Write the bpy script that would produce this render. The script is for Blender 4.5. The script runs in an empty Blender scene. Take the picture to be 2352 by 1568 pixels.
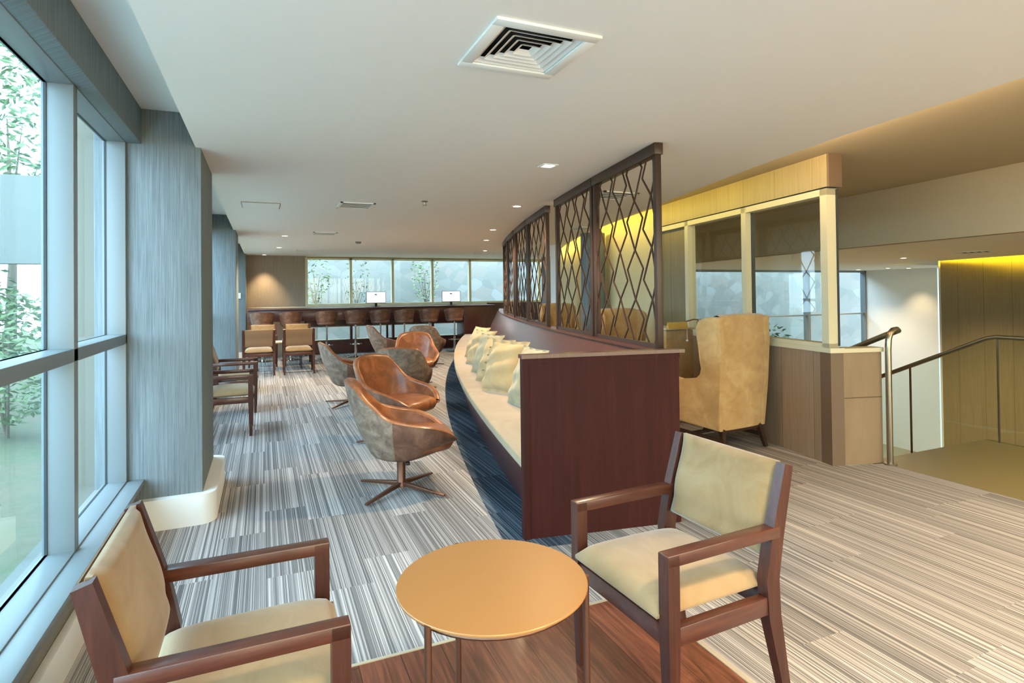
import bpy, bmesh, math, random
from mathutils import Vector, Matrix
random.seed(7)
PI = math.pi
SC = bpy.context.scene
COL = SC.collection

# ------------------------------------------------------------------ camera
H = 1.45
YAW = math.radians(23.3); PITCH = 0.012; ROLL = 0.012
FPX = 1325.0
fwd0 = Vector((math.sin(YAW), math.cos(YAW), 0)); right0 = Vector((math.cos(YAW), -math.sin(YAW), 0)); up0 = Vector((0, 0, 1))
fwd = fwd0*math.cos(PITCH) + up0*math.sin(PITCH)
upp = -fwd0*math.sin(PITCH) + up0*math.cos(PITCH)
cr, sr = math.cos(ROLL), math.sin(ROLL)
cx_ = right0*cr - upp*sr
cy_ = upp*cr + right0*sr
cam_d = bpy.data.cameras.new('camera')
cam = bpy.data.objects.new('camera', cam_d); COL.objects.link(cam)
m = Matrix.Identity(4)
for i in range(3):
    m[i][0] = cx_[i]; m[i][1] = cy_[i]; m[i][2] = -fwd[i]
m[0][3], m[1][3], m[2][3] = 0, 0, H
cam.matrix_world = m
cam_d.sensor_width = 36.0; cam_d.sensor_fit = 'HORIZONTAL'
cam_d.lens = 36.0*FPX/2352.0
cam_d.shift_y = -(784.0 - (673.0 - FPX*math.tan(PITCH)))/2352.0
cam_d.clip_start = 0.05; cam_d.clip_end = 200
SC.camera = cam

# ------------------------------------------------------------------ world, exposure, window portals
SKY = 10.0
w = bpy.data.worlds.new('world'); SC.world = w; w.use_nodes = True
bg = w.node_tree.nodes['Background']
bg.inputs[0].default_value = (0.56, 0.80, 1.0, 1); bg.inputs[1].default_value = SKY
SC.view_settings.view_transform = 'Standard'; SC.view_settings.look = 'None'
SC.view_settings.gamma = 1.0; SC.view_settings.exposure = 0.54
SC.view_settings.use_curve_mapping = False
SC.cycles.use_denoising = True
SC.cycles.max_bounces = 10; SC.cycles.diffuse_bounces = 6; SC.cycles.transparent_max_bounces = 16
SC.cycles.glossy_bounces = 3
SC.cycles.sample_clamp_indirect = 6.0; SC.cycles.caustics_reflective = False; SC.cycles.caustics_refractive = False

def area(name, loc, rot, sx, sy, power, color, portal=False, spread=PI):
    l = bpy.data.lights.new(name, 'AREA'); l.shape = 'RECTANGLE'; l.size = sx; l.size_y = sy
    l.energy = power; l.color = color; l.spread = spread
    if portal: l.cycles.is_portal = True
    o = bpy.data.objects.new(name, l); COL.objects.link(o); o.location = loc; o.rotation_euler = rot
    return o
# portals at the glazing (they only guide the sky's own light)
area('window_portal', (-0.96, -0.4, 1.37), (0, PI/2, PI), 2.1, 9.2, 1, (1, 1, 1), True).rotation_euler = (0, -PI/2, 0)
area('window_portal', (-0.96, 7.2, 1.37), (0, -PI/2, 0), 2.1, 4.1, 1, (1, 1, 1), True)
area('window_portal', (-0.96, 12.3, 1.37), (0, -PI/2, 0), 2.1, 4.1, 1, (1, 1, 1), True)
area('window_portal', (2.85, -3.75, 1.25), (PI/2, 0, 0), 7.4, 2.3, 1, (1, 1, 1), True)
area('window_portal', (4.4, 15.2, 1.75), (-PI/2, 0, 0), 7.0, 1.2, 1, (1, 1, 1), True)
area('window_portal', (12.0, 10.95, 0.0), (-PI/2, 0, 0), 6.2, 4.0, 1, (1, 1, 1), True)
WARM = (1.0, 0.74, 0.44)
YEL = (1.0, 0.80, 0.16)

# ------------------------------------------------------------------ node helper + materials
def s2l(c):
    c = c/255.0
    return c/12.92 if c <= 0.04045 else ((c+0.055)/1.055)**2.4
def rgb(r, g, b): return (s2l(r), s2l(g), s2l(b), 1)

class NT:
    def __init__(self, name):
        self.m = bpy.data.materials.new(name); self.m.use_nodes = True
        self.t = self.m.node_tree; self.n = self.t.nodes; self.l = self.t.links
        self.p = self.n['Principled BSDF']; self.out = self.n['Material Output']
    def new(self, typ, **kw):
        n = self.n.new(typ)
        for k, v in kw.items(): setattr(n, k, v)
        return n
    def set(self, sock, v):
        if hasattr(v, 'links') or isinstance(v, bpy.types.NodeSocket): self.l.new(v, sock)
        else: sock.default_value = v
    def math(self, op, a, b=0.0, c=None):
        n = self.new('ShaderNodeMath', operation=op); self.set(n.inputs[0], a); self.set(n.inputs[1], b)
        if c is not None: self.set(n.inputs[2], c)
        return n.outputs[0]
    def pos(self):
        g = self.new('ShaderNodeNewGeometry'); s = self.new('ShaderNodeSeparateXYZ'); self.l.new(g.outputs['Position'], s.inputs[0])
        return g.outputs['Position'], s.outputs[0], s.outputs[1], s.outputs[2]
    def obj(self):
        g = self.new('ShaderNodeTexCoord'); s = self.new('ShaderNodeSeparateXYZ'); self.l.new(g.outputs['Object'], s.inputs[0])
        return g.outputs['Object'], s.outputs[0], s.outputs[1], s.outputs[2]
    def comb(self, x, y, z):
        n = self.new('ShaderNodeCombineXYZ'); self.set(n.inputs[0], x); self.set(n.inputs[1], y); self.set(n.inputs[2], z); return n.outputs[0]
    def white(self, v):
        n = self.new('ShaderNodeTexWhiteNoise', noise_dimensions='3D'); self.l.new(v, n.inputs['Vector']); return n.outputs['Value']
    def noise(self, v, scale=5, detail=3, rough=0.55, dist=0.0):
        n = self.new('ShaderNodeTexNoise'); 
        if v is not None: self.l.new(v, n.inputs['Vector'])
        n.inputs['Scale'].default_value = scale; n.inputs['Detail'].default_value = detail
        n.inputs['Roughness'].default_value = rough; n.inputs['Distortion'].default_value = dist
        return n.outputs['Fac']
    def mapv(self, v, scale=(1, 1, 1), loc=(0, 0, 0)):
        n = self.new('ShaderNodeMapping'); self.l.new(v, n.inputs[0]); n.inputs['Scale'].default_value = scale; n.inputs['Location'].default_value = loc
        return n.outputs[0]
    def ramp(self, f, stops):
        n = self.new('ShaderNodeValToRGB'); self.l.new(f, n.inputs[0])
        e = n.color_ramp.elements
        while len(e) > 1: e.remove(e[0])
        e[0].position = stops[0][0]; e[0].color = stops[0][1]
        for p, c in stops[1:]:
            k = e.new(p); k.color = c
        return n.outputs[0]
    def mix(self, f, a, b, blend='MIX'):
        n = self.new('ShaderNodeMix', data_type='RGBA', blend_type=blend)
        self.set(n.inputs[0], f); self.set(n.inputs[6], a); self.set(n.inputs[7], b); return n.outputs[2]
    def bump(self, h, strength=0.2, dist=0.01):
        n = self.new('ShaderNodeBump'); self.l.new(h, n.inputs['Height']); n.inputs['Strength'].default_value = strength; n.inputs['Distance'].default_value = dist
        self.l.new(n.outputs[0], self.p.inputs['Normal'])
    def fin(self, color, rough=0.6, metal=0.0, spec=0.5, coat=0.0, sheen=0.0):
        self.set(self.p.inputs['Base Color'], color); self.set(self.p.inputs['Roughness'], rough)
        self.p.inputs['Metallic'].default_value = metal; self.p.inputs['Specular IOR Level'].default_value = spec
        self.p.inputs['Coat Weight'].default_value = coat; self.p.inputs['Coat Roughness'].default_value = 0.15
        self.p.inputs['Sheen Weight'].default_value = sheen
        return self.m

def plain(name, c, rough=0.6, metal=0.0, spec=0.5, var=0.04, scale=6, coat=0.0):
    t = NT(name); v, *_ = t.obj()
    n = t.noise(v, scale, 3)
    a = [max(0, x*(1-var)) for x in c[:3]]+[1]; b = [min(1, x*(1+var)) for x in c[:3]]+[1]
    return t.fin(t.mix(n, a, b), rough, metal, spec, coat)

def carpet(name, stops, tone=(0.78, 1.12), sw=0.0043):
    t = NT(name); v, x, y, z = t.pos()
    colm = t.math('FLOOR', t.math('DIVIDE', x, 0.25))
    off = t.white(t.comb(colm, 3.3, 0.7))
    row = t.math('FLOOR', t.math('ADD', y, off))
    tile = t.white(t.comb(colm, row, 1.7))
    si = t.math('FLOOR', t.math('DIVIDE', x, sw))
    a = t.white(t.comb(si, row, 5.5))
    b = t.noise(t.comb(t.math('MULTIPLY', si, 3.7), t.math('MULTIPLY', y, 3.0), t.math('MULTIPLY', row, 9.1)), 1.0, 2)
    s = t.math('ADD', t.math('MULTIPLY', a, 0.72), t.math('MULTIPLY', b, 0.28))
    fib = t.noise(t.mapv(v, (900, 260, 1)), 1, 2)
    s = t.math('ADD', s, t.math('MULTIPLY', t.math('SUBTRACT', fib, 0.5), 0.25))
    base = t.ramp(s, stops)
    tn = t.math('ADD', t.math('MULTIPLY', tile, tone[1]-tone[0]), tone[0])
    c = t.mix(1.0, base, t.comb(tn, tn, tn), 'MULTIPLY')
    t.bump(s, 0.35, 0.004)
    return t.fin(c, 0.95, 0, 0.1)

def wood(name, dark, mid, light, rough=0.35, axis='z', scale=1.0, coat=0.2, spec=0.5):
    t = NT(name); v, *_ = t.obj()
    sc = {'x': (1.5, 22, 22), 'y': (22, 1.5, 22), 'z': (22, 22, 1.5)}[axis]
    n = t.noise(t.mapv(v, [k*scale for k in sc]), 1.6, 5, 0.6, 0.6)
    n2 = t.noise(t.mapv(v, [k*scale*6 for k in sc]), 1.5, 3, 0.6)
    f = t.math('ADD', t.math('MULTIPLY', n, 0.7), t.math('MULTIPLY', n2, 0.3))
    c = t.ramp(f, [(0.3, dark), (0.52, mid), (0.75, light)])
    t.bump(n2, 0.05, 0.002)
    return t.fin(c, rough, 0, spec, coat)

def planks(name):
    t = NT(name); v, x, y, z = t.pos()
    pw = 0.165
    colm = t.math('FLOOR', t.math('DIVIDE', x, pw))
    off = t.math('MULTIPLY', t.white(t.comb(colm, 4.4, 1.1)), 2.0)
    row = t.math('FLOOR', t.math('ADD', t.math('DIVIDE', y, 1.15), off))
    tone = t.white(t.comb(colm, row, 2.0))
    g = t.noise(t.comb(t.math('MULTIPLY', x, 34), t.math('MULTIPLY', y, 2.2), t.math('MULTIPLY', tone, 40)), 1.3, 5, 0.62, 1.2)
    c = t.ramp(g, [(0.25, rgb(62, 34, 26)), (0.5, rgb(104, 60, 44)), (0.78, rgb(140, 86, 62))])
    tn = t.math('ADD', t.math('MULTIPLY', tone, 0.75), 0.6)
    c = t.mix(1.0, c, t.comb(tn, t.math('MULTIPLY', tn, 0.95), t.math('MULTIPLY', tn, 0.95)), 'MULTIPLY')
    fx = t.math('FRACT', t.math('DIVIDE', x, pw)); gap = t.math('LESS_THAN', fx, 0.018)
    fy = t.math('FRACT', t.math('ADD', t.math('DIVIDE', y, 1.15), off)); gap2 = t.math('LESS_THAN', fy, 0.004)
    c = t.mix(t.math('MAXIMUM', gap, gap2), c, rgb(40, 20, 14))
    return t.fin(c, 0.33, 0, 0.5, 0.25)

def wallpaper(name, a, b, fx=60, fz=1.2, rough=0.7, axis='w', spec=0.3):
    "fine vertical streaks"
    t = NT(name); v, x, y, z = t.pos()
    u = t.math('ADD', x, t.math('MULTIPLY', y, 0.9))
    n = t.noise(t.comb(t.math('MULTIPLY', u, fx), 0.0, t.math('MULTIPLY', z, fz)), 1.5, 4, 0.7)
    n2 = t.noise(t.comb(t.math('MULTIPLY', u, fx*5), 0.0, t.math('MULTIPLY', z, fz*3)), 1.5, 2, 0.6)
    f = t.math('ADD', t.math('MULTIPLY', n, 0.6), t.math('MULTIPLY', n2, 0.4))
    c = t.ramp(f, [(0.3, a), (0.7, b)])
    return t.fin(c, rough, 0, spec)

def panelwood(name, a, b, joint, wid=0.42, hj=None, rough=0.45):
    t = NT(name); v, x, y, z = t.pos()
    u = t.math('ADD', y, t.math('MULTIPLY', x, 0.35))
    n = t.noise(t.comb(t.math('MULTIPLY', u, 40), 0.3, t.math('MULTIPLY', z, 1.4)), 1.5, 4, 0.65)
    c = t.ramp(n, [(0.3, a), (0.7, b)])
    k = t.math('FLOOR', t.math('DIVIDE', u, wid)); tn = t.math('ADD', t.math('MULTIPLY', t.white(t.comb(k, 1.0, 2.0)), 0.14), 0.93)
    c = t.mix(1.0, c, t.comb(tn, tn, tn), 'MULTIPLY')
    g = t.math('LESS_THAN', t.math('FRACT', t.math('DIVIDE', u, wid)), 0.012)
    if hj is not None:
        g2 = t.math('LESS_THAN', t.math('ABSOLUTE', t.math('SUBTRACT', z, hj)), 0.004)
        g = t.math('MAXIMUM', g, g2)
    c = t.mix(g, c, joint)
    return t.fin(c, rough, 0, 0.4)

def suede(name, a, b, c, scale=7, rough=0.9, sheen=0.3):
    t = NT(name); v, *_ = t.obj()
    n = t.noise(v, scale, 6, 0.62, 0.8); n2 = t.noise(v, 160, 2)
    col = t.ramp(n, [(0.3, a), (0.5, b), (0.7, c)])
    t.bump(t.math('ADD', t.math('MULTIPLY', n, 0.7), t.math('MULTIPLY', n2, 0.3)), 0.25, 0.006)
    return t.fin(col, rough, 0, 0.2, 0, sheen)

def leather(name, a, b, c, rough=0.42, scale=9):
    t = NT(name); v, *_ = t.obj()
    n = t.noise(v, scale, 7, 0.68, 0.6); n2 = t.noise(v, 90, 3)
    col = t.ramp(n, [(0.34, a), (0.5, b), (0.66, c)])
    t.bump(t.math('ADD', t.math('MULTIPLY', n, 0.4), t.math('MULTIPLY', n2, 0.6)), 0.15, 0.004)
    return t.fin(col, rough, 0, 0.5)

def glass(name, tint, refl=0.9):
    t = NT(name); t.n.remove(t.p)
    tr = t.new('ShaderNodeBsdfTransparent'); tr.inputs[0].default_value = tint
    gl = t.new('ShaderNodeBsdfGlossy'); gl.inputs[0].default_value = (refl, refl, refl, 1); gl.inputs['Roughness'].default_value = 0.02
    fr = t.new('ShaderNodeFresnel'); ge = t.new('ShaderNodeNewGeometry')
    t.l.new(t.math('ADD', 1.45, t.math('MULTIPLY', ge.outputs['Backfacing'], 1/1.45-1.45)), fr.inputs[0])
    mx = t.new('ShaderNodeMixShader'); t.l.new(fr.outputs[0], mx.inputs[0]); t.l.new(tr.outputs[0], mx.inputs[1]); t.l.new(gl.outputs[0], mx.inputs[2])
    t.l.new(mx.outputs[0], t.out.inputs[0])
    return t.m

def emit(name, c, s):
    t = NT(name); t.p.inputs['Base Color'].default_value = c
    t.p.inputs['Emission Color'].default_value = c; t.p.inputs['Emission Strength'].default_value = s
    return t.m

M = {}
M['carpet'] = carpet('striped_carpet', [(0.18, rgb(102, 100, 99)), (0.40, rgb(131, 128, 127)), (0.60, rgb(149, 145, 142)), (0.82, rgb(185, 179, 176))], (0.74, 1.14))
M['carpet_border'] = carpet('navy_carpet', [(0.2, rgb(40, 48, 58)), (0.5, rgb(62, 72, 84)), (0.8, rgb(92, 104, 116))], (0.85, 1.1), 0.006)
M['planks'] = planks('redwood_planks')
M['tile'] = plain('olive_stone_tile', rgb(136, 124, 92), 0.28, 0, 0.5, 0.06, 1.5)
M['stairpaint'] = plain('taupe_stair_paint', rgb(176, 162, 136), 0.85, 0, 0.2, 0.01)
M['ceiling'] = plain('ceiling_paint', rgb(234, 231, 226), 0.85, 0, 0.2, 0.01)
M['white'] = plain('white_paint', rgb(232, 232, 228), 0.5, 0, 0.4, 0.015)
M['alu'] = plain('white_aluminium', rgb(122, 130, 133), 0.4, 0, 0.5, 0.01)
M['gasket'] = plain('dark_gasket', rgb(46, 52, 56), 0.6)
M['wallpaper'] = wallpaper('grey_streaked_wallpaper', rgb(84, 92, 95), rgb(139, 149, 153), 55, 1.1)
M['wallbrown'] = wallpaper('taupe_wallpaper', rgb(132, 120, 106), rgb(164, 152, 134), 40, 1.0)
M['wallgrey'] = plain('grey_wall_paint', rgb(120, 118, 112), 0.7)
M['veneer'] = wood('dark_mahogany_veneer', rgb(66, 34, 30), rgb(80, 42, 38), rgb(96, 54, 46), 0.3, 'z', 0.7, 0.35)
M['veneerpanel'] = wood('dark_mahogany_panel', rgb(45, 18, 14), rgb(56, 22, 19), rgb(66, 30, 25), 0.6, 'z', 0.7, 0.0, 0.15)
M['chairwood'] = wood('red_brown_wood', rgb(48, 23, 16), rgb(66, 34, 25), rgb(86, 48, 34), 0.38, 'z', 1.0, 0.1, 0.35)
M['armwood'] = wood('red_brown_wood_lit_rail', rgb(57, 28, 21), rgb(78, 41, 30), rgb(100, 57, 40), 0.32, 'y', 1.0, 0.3)  # lighter copy of the chair wood; lamp light on the arms in its colour
M['cream'] = suede('cream_suede', rgb(140, 115, 79), rgb(151, 124, 89), rgb(160, 135, 100), 5)
M['seatfab'] = suede('cream_bench_fabric', rgb(152, 128, 94), rgb(160, 136, 101), rgb(167, 144, 108), 3)
M['tan'] = suede('tan_suede', rgb(166, 131, 83), rgb(180, 147, 98), rgb(193, 163, 115), 6)
M['backtan'] = suede('golden_tan_suede', rgb(122, 96, 62), rgb(134, 108, 73), rgb(145, 123, 91), 5)
M['backbrown'] = plain('brown_back_cloth', rgb(126, 100, 76), 0.85)
M['pillow'] = suede('beige_cushion_cloth', rgb(171, 142, 97), rgb(179, 151, 107), rgb(189, 161, 117), 5)
M['pillowg'] = suede('grey_cushion_cloth', rgb(146, 133, 103), rgb(159, 147, 114), rgb(174, 159, 127), 5)
M['taupe'] = leather('brown_leather_grey_sheen', rgb(96, 78, 66), rgb(124, 104, 88), rgb(150, 132, 114), 0.6, 14)  # brown leather with the window's grey sheen mixed into the colour
M['brownl'] = leather('brown_leather', rgb(84, 56, 44), rgb(104, 72, 56), rgb(128, 92, 72), 0.42, 10)
M['cognac'] = leather('cognac_leather', rgb(112, 66, 42), rgb(138, 84, 52), rgb(166, 106, 64), 0.33, 6)
M['bronze'] = plain('bronze_metal', rgb(112, 78, 62), 0.38, 0.7)
M['copper'] = plain('copper_orange_lacquer', rgb(159, 110, 60), 0.34, 0.0, 0.5, 0.05, 3)
M['steel'] = plain('brushed_steel', rgb(150, 138, 118), 0.28, 0.9, 0.5, 0.04, 20)
M['chrome'] = plain('chrome', rgb(210, 210, 210), 0.12, 1.0)
M['black'] = plain('black_plastic', rgb(28, 26, 26), 0.45)
M['darkwood'] = wood('dark_leg_wood', rgb(38, 24, 18), rgb(52, 34, 26), rgb(66, 44, 34), 0.4, 'z')
M['lattice'] = plain('dark_bronze_frame', rgb(60, 39, 28), 0.4, 0.1)
M['panel'] = panelwood('taupe_laminate', rgb(136, 114, 92), rgb(150, 128, 106), rgb(94, 76, 58), 0.42)
M['panelend'] = panelwood('taupe_laminate_end', rgb(126, 106, 82), rgb(142, 120, 94), rgb(84, 66, 48), 9.0, 0.55)
M['paneldark'] = plain('dark_taupe_edge', rgb(104, 82, 64), 0.5)
M['header'] = panelwood('header_veneer', rgb(150, 132, 97), rgb(166, 148, 112), rgb(130, 112, 79), 0.5)
M['beigeframe'] = plain('beige_frame', rgb(206, 196, 164), 0.5)
M['brass'] = plain('brass_lit_yellow', rgb(226, 190, 104), 0.35, 0.3)  # lit look of the lamp shade put into the yellow; no bulb inside
M['trimbeige'] = plain('beige_edge_trim', rgb(176, 162, 138), 0.5)
M['olive'] = panelwood('olive_panels', rgb(128, 114, 84), rgb(142, 128, 96), rgb(84, 74, 54), 0.55)
M['yellowwall'] = wallpaper('pale_yellow_wallpaper', rgb(214, 198, 150), rgb(228, 214, 170), 30, 0.8)
M['glass'] = glass('clear_glass', (0.86, 0.93, 0.93, 1))
M['glassb'] = glass('warm_tint_fill_glass', (1.0, 0.68, 0.40, 1), 0.6)  # tint of the added back glazing, warms the daylight passing through
M['glassl'] = glass('lower_hall_glass', (0.72, 0.74, 0.74, 1))
M['glassg'] = glass('greenish_glass', (0.86, 0.91, 0.88, 1))
M['screen'] = emit('lit_screen', (0.85, 0.93, 1.0, 1), 0.9)
M['lamp'] = emit('lamp_lens', (1.0, 0.9, 0.72, 1), 9.0)
M['darkvoid'] = plain('dark_duct', rgb(40, 42, 42), 0.8)
M['concrete'] = plain('pale_concrete', rgb(112, 113, 109), 0.9, 0, 0.2, 0.1, 1.2)
M['concretebeige'] = plain('beige_cladding', rgb(126, 121, 108), 0.9, 0, 0.2, 0.04, 1.2)
M['pavingg'] = plain('pale_grey_bounce_paving', rgb(240, 245, 247), 0.9, 0, 0.2, 0.04, 2)  # very pale, to bounce sky light up to the ceiling
M['paving'] = plain('warm_pale_bounce_paving', rgb(236, 222, 200), 0.9, 0, 0.2, 0.04, 2)  # pale and warm, reflects light in through the added back glazing
M['bark'] = plain('bark', rgb(104, 94, 80), 0.9)
def stone():
    t = NT('stone_wall'); v, x, y, z = t.pos()
    vo = t.new('ShaderNodeTexVoronoi', feature='F1'); t.l.new(t.mapv(v, (1.5, 1.5, 2.0)), vo.inputs['Vector'])
    vo.inputs['Scale'].default_value = 1.6; vo.inputs['Randomness'].default_value = 0.95
    ve = t.new('ShaderNodeTexVoronoi', feature='DISTANCE_TO_EDGE'); t.l.new(t.mapv(v, (1.5, 1.5, 2.0)), ve.inputs['Vector'])
    ve.inputs['Scale'].default_value = 1.6; ve.inputs['Randomness'].default_value = 0.95
    s = t.new('ShaderNodeSeparateColor'); t.l.new(vo.outputs['Color'], s.inputs[0])
    c = t.ramp(s.outputs[0], [(0.0, rgb(111, 108, 104)), (0.4, rgb(123, 120, 115)), (0.7, rgb(129, 118, 111)), (1.0, rgb(136, 133, 130))])
    n = t.noise(v, 5, 5); c = t.mix(t.math('MULTIPLY', n, 0.4), c, rgb(116, 124, 112))
    c = t.mix(t.math('MULTIPLY', t.math('LESS_THAN', ve.outputs['Distance'], 0.025), 0.45), c, rgb(108, 110, 106))
    return t.fin(c, 0.9, 0, 0.2)
M['stone'] = stone()
def leafm(name, a, b):
    t = NT(name); v, *_ = t.obj(); n = t.noise(v, 3, 2); c = t.mix(n, a, b)
    t.fin(c, 0.6, 0, 0.3); t.p.inputs['Transmission Weight'].default_value = 0.0
    return t.m
M['leaf'] = leafm('green_leaves', rgb(86, 109, 76), rgb(123, 138, 100))
M['leafd'] = leafm('dark_green_leaves', rgb(63, 84, 60), rgb(94, 110, 81))
def ground():
    t = NT('grass_and_soil'); v, x, y, z = t.pos()
    n = t.noise(v, 0.9, 5); n2 = t.noise(v, 14, 4)
    c = t.ramp(n, [(0.35, rgb(94, 85, 71)), (0.5, rgb(81, 85, 65)), (0.68, rgb(69, 88, 59))])
    c = t.mix(t.math('MULTIPLY', n2, 0.4), c, rgb(140, 136, 118))
    return t.fin(c, 0.95, 0, 0.1)
M['ground'] = ground()

# ------------------------------------------------------------------ mesh helpers
class MB:
    def __init__(self): self.bm = bmesh.new()
    def box(self, a, b, bev=0.0, mat=None, seg=2):
        "axis box a..b"
        vs = bmesh.ops.create_cube(self.bm, size=1.0)['verts']
        for v in vs:
            v.co = Vector([a[i] + (v.co[i]+0.5)*(b[i]-a[i]) for i in range(3)])
        if bev > 0:
            es = list({e for v in vs for e in v.link_edges})
            r = bmesh.ops.bevel(self.bm, geom=es, offset=bev, segments=seg, affect='EDGES', profile=0.5)
            vs = list({v for f in r['faces'] for v in f.verts} | {v for v in vs if v.is_valid})
        if mat is not None:
            for v in vs: v.co = mat @ v.co
        return self
    def bar(self, p, q, wx, wy, wx2=None, wy2=None, bev=0.0, ref=(0, 0, 1)):
        "tapered square bar from p to q"
        p = Vector(p); q = Vector(q); d = (q-p).normalized()
        r = Vector(ref)
        if abs(d.dot(r)) > 0.95: r = Vector((0, 1, 0))
        x = r.cross(d).normalized(); y = d.cross(x).normalized()
        wx2 = wx if wx2 is None else wx2; wy2 = wy if wy2 is None else wy2
        ring = []
        for c, a, b in ((p, wx, wy), (q, wx2, wy2)):
            ring.append([self.bm.verts.new(c + x*(sx*a/2) + y*(sy*b/2)) for sx, sy in ((-1, -1), (1, -1), (1, 1), (-1, 1))])
        fs = [self.bm.faces.new(ring[0][::-1]), self.bm.faces.new(ring[1])]
        for i in range(4):
            j = (i+1) % 4; fs.append(self.bm.faces.new((ring[0][i], ring[0][j], ring[1][j], ring[1][i])))
        if bev > 0:
            es = list({e for f in fs for e in f.edges})
            bmesh.ops.bevel(self.bm, geom=es, offset=bev, segments=2, affect='EDGES', profile=0.5)
        return self
    def poly_bar(self, pts, ws, ds, ref=(1, 0, 0)):
        "bar of rectangular section through points lying in the plane normal to ref: ws along ref, ds in the plane"
        r = Vector(ref).normalized(); P = [Vector(p) for p in pts]; rings = []
        for i, p in enumerate(P):
            if i == 0: d = (P[1]-p).normalized()
            elif i == len(P)-1: d = (p-P[i-1]).normalized()
            else: d = ((P[i+1]-p).normalized() + (p-P[i-1]).normalized()).normalized()
            n = r.cross(d).normalized(); a = ws[i]/2; b = ds[i]/2
            rings.append([self.bm.verts.new(p + r*(s*a) + n*(t*b)) for s, t in ((-1, -1), (1, -1), (1, 1), (-1, 1))])
        for k in range(len(rings)-1):
            for i in range(4):
                j = (i+1) % 4; self.bm.faces.new((rings[k][i], rings[k][j], rings[k+1][j], rings[k+1][i]))
        self.bm.faces.new(rings[0][::-1]); self.bm.faces.new(rings[-1])
        return self
    def tube(self, pts, r, n=10, closed=False, r2=None):
        P = [Vector(p) for p in pts]; rings = []
        up = None
        for i, p in enumerate(P):
            if closed: d = (P[(i+1) % len(P)] - P[i-1]).normalized()
            elif i == 0: d = (P[1]-p).normalized()
            elif i == len(P)-1: d = (p-P[i-1]).normalized()
            else: d = ((P[i+1]-p).normalized() + (p-P[i-1]).normalized()).normalized()
            if up is None:
                up = Vector((0, 0, 1)) if abs(d.z) < 0.9 else Vector((1, 0, 0))
            x = up.cross(d)
            if x.length < 1e-4: x = Vector((0, 1, 0)).cross(d)
            x.normalize(); y = d.cross(x).normalized(); up = y
            rr = r if r2 is None else r + (r2-r)*i/(len(P)-1)
            rings.append([self.bm.verts.new(p + x*(rr*math.cos(2*PI*k/n)) + y*(rr*math.sin(2*PI*k/n))) for k in range(n)])
        K = len(rings)
        for a in range(K if closed else K-1):
            b = (a+1) % K
            for k in range(n):
                j = (k+1) % n; self.bm.faces.new((rings[a][k], rings[a][j], rings[b][j], rings[b][k]))
        if not closed:
            self.bm.faces.new(rings[0][::-1]); self.bm.faces.new(rings[-1])
        return self
    def lathe(self, prof, n=32, c=(0, 0, 0)):
        "prof: list of (r,z)"
        c = Vector(c); rings = []
        for r, z in prof:
            if r < 1e-5: rings.append([self.bm.verts.new(c + Vector((0, 0, z)))])
            else: rings.append([self.bm.verts.new(c + Vector((r*math.cos(2*PI*k/n), r*math.sin(2*PI*k/n), z))) for k in range(n)])
        for a in range(len(rings)-1):
            A, B = rings[a], rings[a+1]
            for k in range(n):
                j = (k+1) % n
                if len(A) == 1 and len(B) == 1: continue
                if len(A) == 1: self.bm.faces.new((A[0], B[j], B[k]))
                elif len(B) == 1: self.bm.faces.new((A[k], A[j], B[0]))
                else: self.bm.faces.new((A[k], A[j], B[j], B[k]))
        return self
    def prism(self, poly, z0, z1):
        "vertical prism from xy polygon"
        a = [self.bm.verts.new((p[0], p[1], z0)) for p in poly]; b = [self.bm.verts.new((p[0], p[1], z1)) for p in poly]
        self.bm.faces.new(a[::-1]); self.bm.faces.new(b)
        for i in range(len(poly)):
            j = (i+1) % len(poly); self.bm.faces.new((a[i], a[j], b[j], b[i]))
        return self
    def extrude_profile(self, prof, fr, closed=True, caps=True):
        "prof: list of (o,z); fr: list of functions (o,z)->Vector"
        rings = [[self.bm.verts.new(f(o, z)) for o, z in prof] for f in fr]
        n = len(prof)
        for a in range(len(rings)-1):
            for k in range(n if closed else n-1):
                j = (k+1) % n; self.bm.faces.new((rings[a][k], rings[a][j], rings[a+1][j], rings[a+1][k]))
        if caps and closed:
            self.bm.faces.new(rings[0][::-1]); self.bm.faces.new(rings[-1])
        return self
    def grid(self, nu, nv, f, wrapu=False):
        V = [[self.bm.verts.new(f(i/(nu if wrapu else nu-1), j/(nv-1))) for j in range(nv)] for i in range(nu)]
        for i in range(nu if wrapu else nu-1):
            k = (i+1) % nu
            for j in range(nv-1): self.bm.faces.new((V[i][j], V[k][j], V[k][j+1], V[i][j+1]))
        return V
    def xf(self, mat):
        bmesh.ops.transform(self.bm, matrix=mat, verts=self.bm.verts); return self
    def build(self, name, mat, parent=None, smooth=True, ang=35, kind=None):
        bm = self.bm
        bmesh.ops.recalc_face_normals(bm, faces=bm.faces)
        me = bpy.data.meshes.new(name); bm.to_mesh(me); bm.free()
        if smooth:
            me.shade_smooth(); me.set_sharp_from_angle(angle=math.radians(ang))
        me.materials.append(mat)
        o = bpy.data.objects.new(name, me); COL.objects.link(o)
        if parent is not None: o.parent = parent
        if kind: o['kind'] = kind
        return o

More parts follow.
